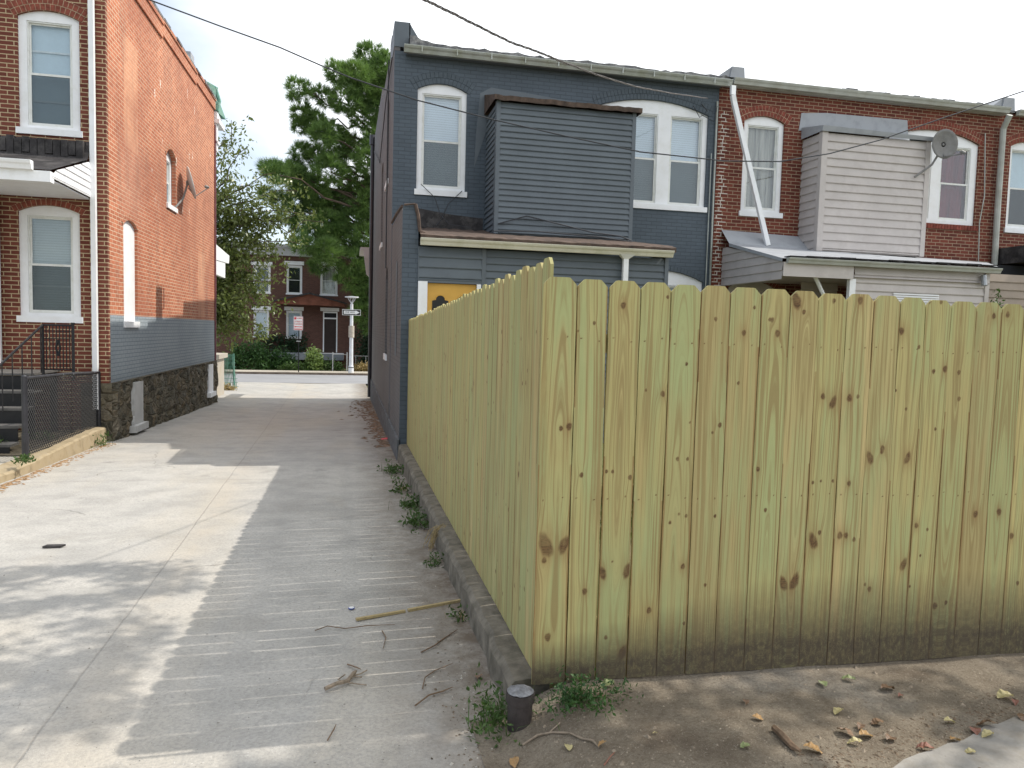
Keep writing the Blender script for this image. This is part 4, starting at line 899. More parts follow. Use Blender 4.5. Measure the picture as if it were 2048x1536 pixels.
def parapet(parent, x, wd=.34):
    p = MB(); L_ = [(x - wd / 2, 4.98), (x + wd / 2, 4.98), (x + wd / 2 - .03, 5.28), (x - wd / 2 + .05, 5.28)]
    p.prism(rearT(13.62), L_, -.5, 0); p.add([(x - wd / 2 + .05, 13.65, 5.27), (x - wd / 2, 13.65, 4.99), (x - wd / 2 - .33, 13.65, 5.0), (x - wd / 2 + .05, 14.2, 5.27), (x - wd / 2 - .33, 14.2, 5.0)], [(0, 1, 2), (0, 2, 4, 3)])
    return p.build('parapet', M['silver'], parent)
parapet(RH, 7.36); parapet(RH, 13.72)
bay = MB(); TB = rearT(13.066); siding(bay, TB, 9.0, 11.25, 1.77, 4.02, .158, 0, .026)
siding(bay, lambda u, v, w: (8.92 - w, u, v), 13.12, 13.69, 1.77, 4.02, .158, 0, .026); siding(bay, lambda u, v, w: (11.32 + w, u, v), 13.12, 13.69, 1.77, 4.02, .158, 0, .026)
bay.box(8.93, 11.31, 13.075, 13.68, 1.75, 1.77)
by = bay.build('bay', M['beige'], RH)
MB().box(8.895, 9.02, 13.035, 13.07, 1.75, 4.04).box(8.894, 8.921, 13.06, 13.14, 1.75, 4.04).build('corner_trim', M['beige'], by); MB().box(11.24, 11.345, 13.035, 13.1, 1.75, 4.04).build('corner_trim', M['beige'], by)
br_ = MB(); br_.add([(8.86, 13.0, 4.03), (11.38, 13.0, 4.03), (11.38, 12.97, 4.10), (8.86, 12.97, 4.13), (8.86, 13.69, 4.26), (11.38, 13.69, 4.26), (8.86, 13.69, 4.03), (11.38, 13.69, 4.03)], [(0, 1, 2, 3), (3, 2, 5, 4), (0, 3, 4, 6), (1, 7, 5, 2)]); br_.build('bay_roof', M['silver'], by)
fl = MB().prism(T1, [(8.80, 4.2), (8.84, 4.55), (9.4, 4.6), (11.3, 4.62), (11.34, 4.32), (9.2, 4.24)], 0, .012); fl.build('flashing', M['silver'], RH)
# back porch
PY = 11.52
pr = MB(); pr.add([(7.20, 13.68, 2.14), (8.93, 13.68, 2.10), (8.93, 13.3, 1.80), (7.20, 13.35, 1.84), (7.22, PY, 1.39), (11.62, PY, 1.44), (13.5, 13.68, 1.79), (8.93, 13.68, 1.86)], [(0, 1, 2, 3), (3, 2, 6, 5, 4), (2, 7, 6)])
pr.add([(7.2, 13.35, 1.84), (7.22, PY, 1.39), (7.22, PY, 1.33), (7.2, 13.35, 1.78)], [(0, 1, 2, 3)])
pr.build('porch_roof', M['silver'], RH)
ps = MB(); v = 1.78; TP = lambda u, v, w: (7.25 - w, u, v)
while v > 1.09:
    b = v - .15; yf = lambda z: max(PY + .02, 13.6 - (1.80 - z) / .44 * 2.1)
    ps.add([TP(13.68, v, .002), TP(yf(v), v, .002), TP(yf(b), b + .01, .018), TP(13.68, b + .01, .018), TP(yf(b), b, 0), TP(13.68, b, 0)], [(0, 1, 2, 3), (3, 2, 4, 5)]); v -= .15
ps.build('porch_gable', M['beige'], RH)
ce = MB(); ce.add([(7.27, PY + .03, 1.13), (7.27, 13.6, 1.13), (13.4, 13.6, 1.13), (11.5, PY + .03, 1.13)], [(0, 1, 2, 3)]); ce.build('porch_ceiling', M['beige'], RH)
fa = MB(); fa.box(7.25, 8.62, PY - .0, PY + .03, 1.09, 1.33); fa.build('fascia', M['beige'], RH)
gutter(RH, 7.29, 11.62, PY - .01, 1.40, M['gutter2'], h=.09, d=.1)
tarr = MB(); rr = random.Random(14)
for i in range(13): x = 7.35 + i * .325; tarr.box(x, x + .30, PY - .04, PY + .16, 1.425 + .006 * i * .3, 1.437 + rr.uniform(.0, .014) + .006 * i * .3)
tarr.build('torn_roofing', M['tar'], RH)
pe = MB(); siding(pe, rearT(PY + .1), 8.7, 11.45, -1.8, 1.32, .14, 0, .026); pe.build('siding', M['beige'], RH)
pe = MB(); pe.box(8.59, 8.71, PY + .05, PY + .13, -1.8, 1.10); pe.build('corner_trim', M['white'], RH)
MB().box(11.43, 11.52, PY + .06, PY + .13, -1.8, 1.32).build('corner_trim', M['beige'], RH)
pe = MB(); siding(pe, rearT(12.9), 8.5, 9.3, -1.8, 1.12, .15, 0, .026); pe.build('siding', M['beige'], RH)
vt = MB()
for i in range(6): vt.box(9.5, 10.45, PY + .062, PY + .085, .66 + i * .04, .685 + i * .04)
vt.build('vent', M['white'], RH)
rp = MB(); rp.tube([(8.0, PY + .2, 1.12), (8.45, PY + .35, .55)], .035, 6); rp.build('brace', M['white'], RH)
rp = MB(); rp.tube([(11.33, PY - .02, 1.08), (11.34, PY + .02, 1.27)], .05, 10); rp.build('roof_vent', M['galv'], RH)
# white diagonal downspout
dsw = MB(); 
pth = [(7.17, 13.42, 4.84), (7.16, 13.40, 4.66), (7.20, 13.42, 4.55), (8.03, 13.35, 1.84)]
for a, b in zip(pth[:-1], pth[1:]):
    a, b = Vector(a), Vector(b); d = (b - a).normalized(); sx = Vector((0, 1, 0)).cross(d).normalized() * .045; sy = Vector((0, .035, 0))
    dsw.add([a - sx - sy, a + sx - sy, a + sx + sy, a - sx + sy, b - sx - sy, b + sx - sy, b + sx + sy, b - sx + sy], [(0, 3, 2, 1), (4, 5, 6, 7), (0, 1, 5, 4), (1, 2, 6, 5), (2, 3, 7, 6), (3, 0, 4, 7)])
tag(dsw.build('downspout', M['white'], None, (7.17, 13.42, 1.84)), 'white downspout slanting across the red house down to its porch roof', 'downspout')
# grey downspout between second and third house
d2 = MB(); d2.tube([(13.56, 13.42, 4.85), (13.58, 13.58, 4.6), (13.6, 13.6, 3.0), (13.62, 13.6, 1.5)], .062, 10); d2.build('downspout', M['gutter2'], RH)
d2 = MB(); d2.tube([(13.2, 13.65, 4.5), (13.28, 13.64, 3.2), (13.2, 13.64, 2.6), (13.25, 13.64, 1.6)], .012, 5); d2.build('cable', M['gutter'], RH)

# ------------------------------------------------------------------ third red house at the right edge
TH = thing('brick_end_house', 'red brick rowhouse cut off by the right edge of the view', 'house', (13.66, 13.7, -1.8))
hw3 = (13.93, 14.85, 2.46, 4.42)
wl = MB().prism(T1, [(13.645, -2), (20, -2), (20, 4.98), (13.645, 4.98)], -.1, 0, [archloop(*hw3, .12)[::-1]]); wl.build('rear_wall', M['brick_r'], TH)
window(T1, TH, *hw3, .12, blind='shade', lower='screen', m=.08, blindfrac=.5)
voussoirs(T1, TH, hw3[0], hw3[1], hw3[3], .12, M['vous_r'], M['mortar'])
gutter(TH, 13.85, 20, 13.55, 5.0, M['gutter2'], h=.11, d=.11)
MB().box(13.7, 20, 14.2, 24.5, -2.2, 4.7).build('house_body', M['interior'], TH)
rf = MB(); rf.add([(13.66, 13.6, 5.01), (20, 13.6, 5.01), (20, 24.5, 5.5), (13.66, 24.5, 5.5)], [(0, 1, 2, 3)]); rf.build('roof', M['roofedge'], TH)
tp = MB(); tp.box(13.75, 17, 12.6, 13.68, 1.75, 2.1); tp.build('porch_roof', M['tar'], TH)
tp = MB(); siding(tp, rearT(12.8), 12.6, 17, .75, 1.45, .16, 0, .026); siding(tp, rearT(13.1), 13.7, 17, -1.8, .5, .16, 0, .026); tp.build('siding', varied('tan siding', (.33, .27, .22), .1, 3, .6), TH)
MB().box(13.4, 17, 13.3, 13.5, -1.8, 1.7).build('porch_dark_box', M['interior'], TH)  # near-black box filling the dark opening under the porch roof

# ------------------------------------------------------------------ overhead cables
thin = [(-2.922, 4.774), (-1.944, 4.509), (-1.073, 4.285), (-.475, 4.083), (-.016, 3.938), (1.031, 3.687), (2.322, 3.483), (3.527, 3.323), (4.878, 3.165), (6.481, 3.129), (7.56, 3.2), (8.565, 3.419), (9.594, 3.743), (10.862, 4.233), (12.716, 4.923)]
c = MB(); c.tube([(-9, 12.3, 6.6)] + [(x, 12.3, z) for x, z in thin] + [(17, 12.3, 6.6)], .011, 6)
tag(c.build('overhead_cable', M['cable'], None, (-2.9, 12.3, 4.7)), 'thin sagging cable crossing from the top left to the right edge', 'cable')
tk = [(.417, 4.5, 1.923), (.597, 4.757, 1.979), (.847, 5.113, 2.052), (1.144, 5.536, 2.14), (1.5, 6.045, 2.28), (1.82, 6.501, 2.393), (2.491, 7.457, 2.646), (3.343, 8.673, 2.997), (4.554, 10.4, 3.553), (6.415, 13.053, 4.434), (6.75, 13.6, 4.62)]
tk = [(-.9, 2.6, 1.6)] + tk
c = MB()
def dense(p, n):
    out = []
    for a, b in zip(p[:-1], p[1:]):
        for k in range(n): out.append(Vector(a).lerp(Vector(b), k / n))
    return out + [Vector(p[-1])]
dk = dense(tk, 14)
for ph, rr_ in ((0, .0035), (2.1, .0035), (4.2, .005)):
    c.tube([p + Vector((0, math.cos(i * .55 + ph), math.sin(i * .55 + ph))) * .006 for i, p in enumerate(dk)], rr_, 5)
tag(c.build('service_cable', M['cable2'], None, (.4, 4.5, 1.9)), 'thick twisted service cable running to the roof edge of the slate house', 'cable')

# ------------------------------------------------------------------ vegetation
def leafcloud(mb, centres, per, size, spread, rng, droop=0, shape='quad', elong=1.6):
    C = np.array(centres, float)
    n = len(C) * per
    P = np.repeat(C, per, 0) + rng.normal(0, 1, (n, 3)) * np.array(spread)
    a = rng.normal(0, 1, (n, 3)); a /= np.linalg.norm(a, axis=1)[:, None]; a[:, 2] -= droop; a /= np.linalg.norm(a, axis=1)[:, None]
    b = rng.normal(0, 1, (n, 3)); b -= (b * a).sum(1)[:, None] * a; b /= np.linalg.norm(b, axis=1)[:, None]
    s = size * rng.uniform(.6, 1.3, n)[:, None]
    base = len(mb.v)
    q0 = P; q1 = P + a * s * .5 * elong + b * s * .33; q2 = P + a * s * elong; q3 = P + a * s * .5 * elong - b * s * .33
    V = np.stack([q0, q1, q2, q3], 1).reshape(-1, 3)
    mb.v += [tuple(v) for v in V.tolist()]
    mb.f += [(base + 4 * i, base + 4 * i + 1, base + 4 * i + 2, base + 4 * i + 3) for i in range(n)]
def needles(mb, P, D, L, wd, per, rng):
    n = len(P) * per
    p = np.repeat(np.array(P), per, 0); d = np.repeat(np.array(D), per, 0) + rng.normal(0, .55, (n, 3)); d /= np.linalg.norm(d, axis=1)[:, None]
    p = p + d * rng.uniform(0, .1, n)[:, None]
    b = rng.normal(0, 1, (n, 3)); b -= (b * d).sum(1)[:, None] * d; b /= np.linalg.norm(b, axis=1)[:, None]
    l = L * rng.uniform(.6, 1.2, n)[:, None]; base = len(mb.v)
    V = np.stack([p - b * wd, p + b * wd, p + d * l], 1).reshape(-1, 3)
    mb.v += [tuple(v) for v in V.tolist()]; mb.f += [(base + 3 * i, base + 3 * i + 1, base + 3 * i + 2) for i in range(n)]
def limb(mb, a, b, r0, r1, rng, n=7, wob=.08):
    a, b = Vector(a), Vector(b); L = (b - a).length; pts = []
    for i in range(n + 1):
        t = i / n; p = a.lerp(b, t); 
        if 0 < i < n: p = p + Vector(rng.normal(0, 1, 3).tolist()) * wob * L * .3
        p.z += math.sin(t * pi) * L * .04
        pts.append(p)
    mb.tube(pts, [r0 + (r1 - r0) * i / n for i in range(n + 1)], 7); return pts
# pine beyond the street
PT = thing('pine_tree', 'tall pine with dense tufted crown rising beyond the street behind the slate house', 'tree', (2.0, 50.5, -2.85))
rg = np.random.default_rng(5)
tk_ = MB(); trunk = limb(tk_, (2.0, 50.5, -2.9), (1.7, 50.5, 17.2), .38, .06, rg, 14, .02)
# clumps given as (x, z, radius) at the tree's depth range
CL = [(.9,15.0,1.1),(-1.6,11.9,.8),(-2.9,9.0,.9),(-1.8,8.2,1.1),(-3.8,9.6,.8),(-.9,7.4,1.0),(.6,8.9,1.0),(-1.1,5.9,1.0),(1.5,9.4,1.0),(1.6,7.8,1.0),(.9,16.4,1.0),(2.0,16.6,1.1),(1.2,17.6,.9),(2.3,17.2,1.0),(.2,16.9,.8),(1.4,16.2,1.2),(2.8,15.9,1.1),(-.8,15.9,.8),(.2,15.5,1.1),(-1.7,14.6,.7),(3.4,14.8,1.2),(1.9,14.6,1.0),(-3.2,14.6,.75),(-2.5,14.0,.7),(-3.0,13.6,.7),(-.4,14.1,1.0),(.8,13.4,.9),(2.8,13.2,1.2),(-2.1,12.9,.7),(-3.1,12.8,.5),(-1.2,12.5,.9),(.1,11.9,1.0),(1.6,11.9,1.0),(-.8,11.4,1.0),(-3.1,11.3,.7),(-2.0,10.9,.9),(1.2,10.6,1.0),(2.6,10.8,1.2),(-3.6,10.3,.7),(-4.9,9.9,.55),(-4.3,9.2,.7),(-3.2,9.6,.9),(-1.2,9.9,1.1),(.4,9.6,1.1),(-2.3,8.9,1.0),(-5.2,8.4,.45),(-4.4,8.2,.6),(2.4,9.0,1.2),(-3.4,8.1,.8),(-.6,8.3,1.1),(1.0,8.1,1.1),(-2.2,7.5,.9),(-3.9,7.1,.6),(.2,7.0,1.1),(-1.3,6.7,1.0),(2.3,7.1,1.2),(-3.1,6.6,.7),(-2.2,5.9,.8),(-.5,5.6,1.1),(1.2,5.9,1.1),(-2.8,5.1,.7),(-1.4,4.8,.9),(.2,4.3,1.0),(1.9,4.8,1.2),(-1.8,4.1,.7),(1.3,3.4,1.0),(.1,3.1,.9),(2.4,3.0,1.2),(1.6,1.7,1.0),(2.6,1.2,1.2),(.9,1.0,.7),(1.7,.2,.9),(2.8,-.4,1.0),(1.2,2.2,.9),(3.6,6,1.3),(3.9,9.9,1.3),(4.0,12.4,1.3)]
ndl = MB(); Pn = []; Dn = []
for (x, z, r) in CL:
    y = 50.5 + rg.normal(0, 1.0); dx = x - 1.9
    if abs(dx) > .9:
        zt = max(-1, z - .35 * abs(dx)); limb(tk_, (1.9, 50.5, zt), (x, y, z - .1), .09, .03, rg, 6, .1)
    m_ = int(90 * r * r) + 14
    for _ in range(m_):
        v = rg.normal(0, 1, 3); v /= np.linalg.norm(v); q = rg.uniform(.35, 1.08) ** .6
        v2 = v * np.array([1, 1, .75]); p = np.array([x, y, z]) + v2 * r * q
        Pn.append(p); Dn.append(v * .8 + np.array([0, 0, .55]))
needles(ndl, Pn, Dn, .46, .018, 30, rg)
tk_.build('trunk', M['bark'], PT); ndl.build('crown', M['needle'], PT)
# light leafy tree by the street
LT = thing('leafy_tree', 'loose light green leafy tree overhanging the end of the alley behind the brick rowhouse', 'tree', (-7.4, 35.5, -2.6))
rg = np.random.default_rng(8); tk_ = MB(); limb(tk_, (-7.4, 35.5, -2.7), (-6.6, 35.3, 4.5), .22, .10, rg, 8, .03)
lf = MB()
def branch_leaves(a, b, r, n, sz, per=9, spr=.22):
    pts = limb(tk_, a, b, r, .012, rg, 7, .12)
    cs = []
    for i in range(n):
        t = .25 + .75 * rg.random(); k = min(int(t * 7), 6); p = pts[k].lerp(pts[k + 1], t * 7 - k)
        cs.append((p + Vector(rg.normal(0, spr, 3).tolist()))[:])
    leafcloud(lf, cs, per, sz, (.16, .16, .16), rg, .5)
ends = [(-4.9, 33.8, 8.6, 16), (-5.3, 35, 7.6, 14), (-4.4, 34.4, 7.6, 10), (-5.0, 36, 6.3, 16), (-4.2, 34.2, 6.0, 12), (-3.2, 34.1, 6.6, 9), (-2.2, 34.2, 5.9, 16), (-3.4, 33.8, 5.1, 20), (-1.5, 34.2, 5.0, 16), (-2.6, 34.6, 4.5, 24), (-1.1, 34, 4.6, 4), (-3.5, 34.5, 3.9, 30), (-4.8, 34.8, 4.7, 24), (-2.1, 33.8, 3.6, 16), (-2.9, 34, 3.0, 24), (-4.4, 34, 3.1, 34), (-5.3, 34.5, 2.3, 40), (-3.0, 33.7, 2.0, 14), (-3.9, 34, 1.5, 32), (-4.9, 35, .9, 42), (-2.9, 34, .9, 9), (-3.3, 33.8, -.1, 14), (-4.5, 34.4, -.2, 36), (-5.6, 34.6, .2, 34), (-5.4, 35, 3.6, 34), (-5.8, 35, 5.4, 22), (-4.0, 34.6, 2.3, 32), (-5.0, 34, -.6, 22), (-4.3, 33.6, .7, 26), (-3.6, 34, 4.5, 20), (-2.2, 34, 4.9, 16)]
for (x, y, z, n_) in ends:
    branch_leaves((-6.7, 35.3, min(4.5, max(1.0, z - .8))), (x, y, z), .05, int(n_ * 2.5), .13)
tk_.build('trunk', M['bark'], LT); lf.build('crown', M['leafy'], LT)
# street tree to the right of the camera, throwing the dappled shade
ST = thing('street_tree', 'broad leafy tree standing right of the fence corner outside the view', 'tree', (8.2, 1.2, -1.7))
rg = np.random.default_rng(21); tk_ = MB(); limb(tk_, (8.2, 1.2, -1.8), (7.6, 1.4, 3.6), .2, .14, rg, 8, .02); lf = MB()
sh = [(-1.9,6.0,.75,.14),(-2.6,5.75,.5,.14),(-1.35,5.75,.3,.08),(-2.3,5.15,.5,.2),(-1.75,5.2,.35,.14),(-3.0,4.7,.4,.25),(-2.1,4.55,.3,.12),(-1.25,3.95,.22,.18),(-1.5,3.75,.3,.12),(-1.9,3.6,.3,.12),(-2.6,3.8,.4,.2),(-1.15,4.4,.1,.25),(-3.2,5.6,.6,.2),(-1.2,5.45,.28,.05),(-1.5,4.2,.35,.12),(-1.75,3.9,.35,.14),(-2.3,4.2,.4,.16),(-1.3,4.75,.12,.2),(-1.6,3.45,.4,.1),(-2.2,3.4,.5,.14),(-1.05,3.6,.14,.16),
      (.4,2.95,.22,.06),(.2,3.12,.3,.05),(.55,3.0,.2,.07),(-.2,3.0,.2,.05),(.0,3.0,.15,.05),(.75,2.8,.12,.08),(.1,2.75,.2,.1),(-.5,2.8,.25,.12),(-1.1,2.9,.3,.15)]
for (x, y, rx, ry) in sh:
    t = 7.2; zc = ga(y) + t * .762; xc = x + t * .648; cs = [(xc + rg.normal(0, rx * .5), y + rg.normal(0, ry * .5), zc + rg.normal(0, .12)) for _ in range(int(26 * max(rx, .3) / .4))]
    leafcloud(lf, cs, 10, .075, (.07, .05, .07), rg)
for k in range(15):        # over the dirt strip
    x = rg.uniform(.9, 4.2); y = rg.uniform(2.2, 3.1); t = rg.uniform(6.5, 7.5); p = (x + t * .648, y, -1.62 + t * .762)
    cs = [(p[0] + rg.normal(0, .17), p[1] + rg.normal(0, .085), p[2] + rg.normal(0, .1)) for _ in range(18)]; leafcloud(lf, cs, 12, .075, (.07, .05, .07), rg)
tk_.build('trunk', M['bark'], ST); lf.build('crown', M['leafoff'], ST)
# bushes by the far pavement
def bush(name, label, cat, cx, cy, z0, rx, ry, rz, n, sz, mat, seed, stems=True, group=None):
    rg = np.random.default_rng(seed); mb = MB(); cs = []
    for _ in range(n):
        v = rg.normal(0, 1, 3); v /= np.linalg.norm(v); v[2] = abs(v[2]); q = rg.uniform(.3, 1) ** .5 * rg.uniform(.8, 1.1)
        cs.append((cx + v[0] * rx * q, cy + v[1] * ry * q, z0 + v[2] * rz * q))
    leafcloud(mb, cs, 10, sz, (sz, sz, sz), rg, -.2)
    T_ = thing(name, label, cat, (cx, cy, z0), group); mb.build('foliage', mat, T_)
    s = MB(); 
    for k in range(5): s.tube([(cx + rg.normal(0, .05), cy, z0 - .05), (cx + rg.normal(0, rx * .4), cy + rg.normal(0, ry * .3), z0 + rz * .6)], [sz * .18, sz * .06], 5)
    s.build('stem', M['twig'], T_); return T_
zp = ga(47) + .12
bush('bush', 'large dark green bush by the far pavement at the left', 'bush', -6.0, 49.3, zp - .05, 1.6, .9, 1.75, 420, .12, M['bushleaf'], 31)
bush('bush', 'dark green bush right of the large one, below the brick house', 'bush', -4.3, 49.6, zp - .05, 1.2, .8, 1.2, 260, .12, M['bushleaf'], 32)
bush('shrub', 'pale green shrub with tall shoots behind the no parking sign post', 'shrub', -2.1, 48.9, zp - .05, .6, .5, 1.5, 130, .12, mk_leaf('pale shrub leaves', (.12, .20, .05), (.26, .34, .11), .3, 2), 33)
bush('undergrowth', 'low weedy growth between the shrub and the gate posts', 'shrub', -1.3, 49.4, zp - .05, 1.1, .6, .65, 150, .10, M['weedleaf'], 34)
bush('undergrowth', 'low weeds at the foot of the dark bushes', 'shrub', -3.1, 48.6, zp - .05, 1.3, .4, .5, 150, .10, M['weedleaf'], 35)
bush('grass_clump', 'dry tawny grass by the foot of the lamp post', 'grass', 1.0, 48.9, zp - .05, .9, .5, .5, 110, .10, M['drygrass'], 36)
# ivy and dark foliage between house and pine
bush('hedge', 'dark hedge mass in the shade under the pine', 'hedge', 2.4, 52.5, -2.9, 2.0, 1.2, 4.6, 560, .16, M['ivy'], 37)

# far house
FH = thing('brick_porch_house', 'two storey dark brick house with white lintels across the street', 'house', (-3.0, 55, -2.8))
TFh = rearT(55)
wins = [(-4.30, -3.22, 2.27, 4.33), (-1.99, -.78, 2.27, 4.40), (-6.55, -5.36, 2.27, 4.2), (-6.5, -5.45, -.8, 1.1), (-4.30, -3.22, -.85, 1.13)]
wl = MB().prism(TFh, [(-9, -3), (1.6, -3), (1.6, 5.1), (-9, 5.1)], -.2, 0, [[(a, c_), (a, d_), (b, d_), (b, c_)] for a, b, c_, d_ in wins]); wl.build('wall', M['brick_far'], FH)
for i, (a, b, c_, d_) in enumerate(wins):
    window(TFh, FH, a, b, c_, d_, 0, blind=('sheet' if i == 1 else ('blind' if i in (3, 4) else None)), lower='glass', mt=.12, m=.12, mb_=.12, rec=.08)
    MB().tb(TFh, a - .12, b + .12, d_ + .02, d_ + .28, -.05, .08).build('lintel', M['white'], FH)
d_ = MB(); d_.box(-1.68, -.84, 54.93, 54.97, -1.72, .62); d_.build('door', M['doordark'], FH)
d_ = MB(); d_.box(-1.76, -1.68, 54.9, 54.985, -1.75, 1.15); d_.box(-.84, -.76, 54.9, 54.985, -1.75, 1.15); d_.box(-1.68, -.84, 54.9, 54.98, .62, .72); d_.box(-1.68, -.84, 54.9, 54.98, 1.05, 1.15); d_.build('door_frame', M['white'], FH)
MB().box(-1.68, -.84, 54.95, 54.97, .72, 1.05).build('transom_glass', M['interior'], FH)
MB().box(-1.95, -.65, 54.85, 54.99, 1.18, 1.42).build('lintel', M['white'], FH)
pg = MB().prism(rearT(53.2), [(-4.9, 1.55), (-.25, 1.50), (-.3, 1.75), (-2.6, 2.28), (-4.9, 1.72)], -1.8, 0); pg.build('porch_gable', varied('sunlit gable brick', (.19, .075, .05), .3, 2, .9), FH)  # gable brick tone redder than the house wall brick
pg = MB(); pg.add([(-5.1, 53.0, 1.74), (-2.6, 53.0, 2.38), (-.1, 53.0, 1.74), (-5.1, 55, 1.74), (-2.6, 55, 2.38), (-.1, 55, 1.74), (-5.1, 53.0, 1.64), (-2.6, 53.0, 2.26), (-.1, 53.0, 1.64)], [(0, 1, 4, 3), (1, 2, 5, 4), (0, 6, 7, 1), (1, 7, 8, 2)]); pg.build('porch_roof', M['tar'], FH)
pf = MB(); pf.box(-5.2, -.3, 53.2, 55, -2.25, -1.8); pf.build('porch_deck', varied('grey deck paint', (.22, .24, .27), .2, 2, .7), FH)
cn = MB(); cn.box(-9, 1.7, 54.6, 55.2, 4.95, 5.5); cn.box(-9, 1.75, 54.45, 55.2, 5.5, 5.7); cn.build('cornice', varied('greyed cornice paint', (.45, .45, .46), .15, 1, .7), FH)
MB().box(-9, 1.6, 55.2, 62, -3, 4.9).build('house_body', M['interior'], FH)
iv = MB(); rg = np.random.default_rng(40); leafcloud(iv, [(rg.uniform(-6.2, -2.9), 54.7, rg.uniform(-2.6, -.3) - .5 * abs(rg.normal())) for _ in range(260)], 9, .13, (.12, .1, .12), rg); iv.build('ivy', M['ivy'], FH)
# neighbour far left, mostly hidden by leaves
NH = thing('brick_corner_house', 'brick house seen in fragments through the leaves at the far left', 'house', (-12, 55.5, -2.8))
n_ = MB(); n_.box(-15, -9.05, 55.4, 62, -3, 5.6); n_.build('wall', M['brick_far'], NH)
MB().box(-15.2, -8.9, 55.1, 62.2, 5.6, 5.95).build('roof', M['beige'], NH)
window(rearT(55.4), NH, -10.6, -9.6, 2.3, 4.2, 0, blind=None, lower='glass', mt=.12, m=.12, mb_=.12, rec=-.02)

# signs and lamp
LPp = thing('lamp_post', 'short white lamp post with a wide conical head on the far pavement', 'lamp post', (.19, 46.0, zp))
MB().tube([(.19, 46, zp), (.19, 46, zp + .35), (.19, 46, zp + .5), (.19, 46, 1.45)], [.16, .16, .125, .09], 14).build('pole', M['polewhite'], LPp)
MB().tube([(.19, 46, zp + .34), (.19, 46, zp + .38)], .175, 14).build('band', M['iron'], LPp)
lh = MB(); lh.tube([(.19, 46, 1.45), (.19, 46, 1.55)], .06, 10)
for a in range(4): t = a * pi / 2 + .4; lh.tube([(.19, 46, 1.45), (.19 + .24 * math.cos(t), 46 + .24 * math.sin(t), 1.80)], .018, 5)
lh.build('bracket', M['polewhite'], LPp)
MB().tube([(.19, 46, 1.80), (.19, 46, 1.84), (.19, 46, 1.90), (.19, 46, 1.93)], [.12, .40, .41, .05], 24).build('lamp_head', M['polewhite'], LPp)
MB().tube([(.19, 46, -.55), (.19, 46, .15)], .17, 14).build('access_cover', varied('stained cover', (.45, .40, .34), .3, 4, .7), LPp)
def text(name, body, size, loc, mat, parent, w=None):
    cu = bpy.data.curves.new(name, 'FONT'); cu.body = body; cu.size = size; cu.align_x = 'CENTER'; cu.align_y = 'CENTER'; cu.extrude = .002
    o = bpy.data.objects.new(name, cu); COL.objects.link(o); dg = bpy.context.evaluated_depsgraph_get(); me = bpy.data.meshes.new_from_object(o.evaluated_get(dg))
    bpy.data.objects.remove(o); vs = [v.co for v in me.vertices]; wx = max(v.x for v in vs) - min(v.x for v in vs); k = (w / wx) if w else 1
    b = root_loc(parent)
    for v in me.vertices: v.co = Vector((v.co.x * k + loc[0], loc[1] + v.co.z * -1, v.co.y + loc[2])) - b
    me.materials.append(mat); o = bpy.data.objects.new(name, me); COL.objects.link(o); o.parent = parent; return o
OW = thing('one_way_sign', 'black and white ONE WAY arrow sign on the lamp post', 'sign', (.19, 45.88, .95))
bd = MB().box(-.36, .72, 45.86, 45.875, .78, 1.13).build('sign_plate', M['signwhite'], OW)
MB().box(-.335, .695, 45.854, 45.859, .805, 1.105).build('black_field', M['signblack'], bd)
MB().prism(rearT(45.852), [(-.27, .86), (.42, .86), (.42, .83), (.66, .955), (.42, 1.08), (.42, 1.05), (-.27, 1.05)], 0, .003).build('arrow', M['signwhite'], bd)
text('lettering', 'ONE WAY', .15, (.09, 45.846, .955), M['signblack'], bd, .6)
NP = thing('parking_sign', 'white and red parking restriction sign on a thin dark post', 'sign', (-2.85, 45.75, zp))
MB().box(-2.88, -2.83, 45.78, 45.82, zp - .02, .4).build('post', M['iron'], NP)
pl = MB().box(-3.15, -2.62, 45.765, 45.78, -.20, .62).build('sign_plate', M['signwhite'], NP)
rd = MB(); TT = rearT(45.762); rd.prism(TT, [(-3.13, -.18), (-2.64, -.18), (-2.64, .60), (-3.13, .60)], 0, .002, [[(-3.115, -.165), (-3.115, .585), (-2.655, .585), (-2.655, -.165)]])
rd.tb(TT, -3.10, -2.99, .44, .56, 0, .003); rd.tb(TT, -3.1, -2.67, -.145, -.10, 0, .003)
rd.prism(TT, [(-3.11, .01), (-3.03, .06), (-3.03, .03), (-2.74, .03), (-2.74, .06), (-2.66, .01), (-2.74, -.04), (-2.74, -.01), (-3.03, -.01), (-3.03, -.04)], 0, .003); rd.build('red_marks', M['signred'], pl)
text('lettering', 'NO PARKING', .1, (-2.82, 45.756, .50), M['signred'], pl, .28); text('lettering', 'STREET', .12, (-2.885, 45.756, .31), M['signred'], pl, .40); text('lettering', 'CLEANING', .12, (-2.885, 45.756, .17), M['signred'], pl, .42)
MB().tube([(-2.98, 45.75, -.85), (-2.74, 45.75, -.85)], .03, 6).build('clamp', M['galv'], NP)
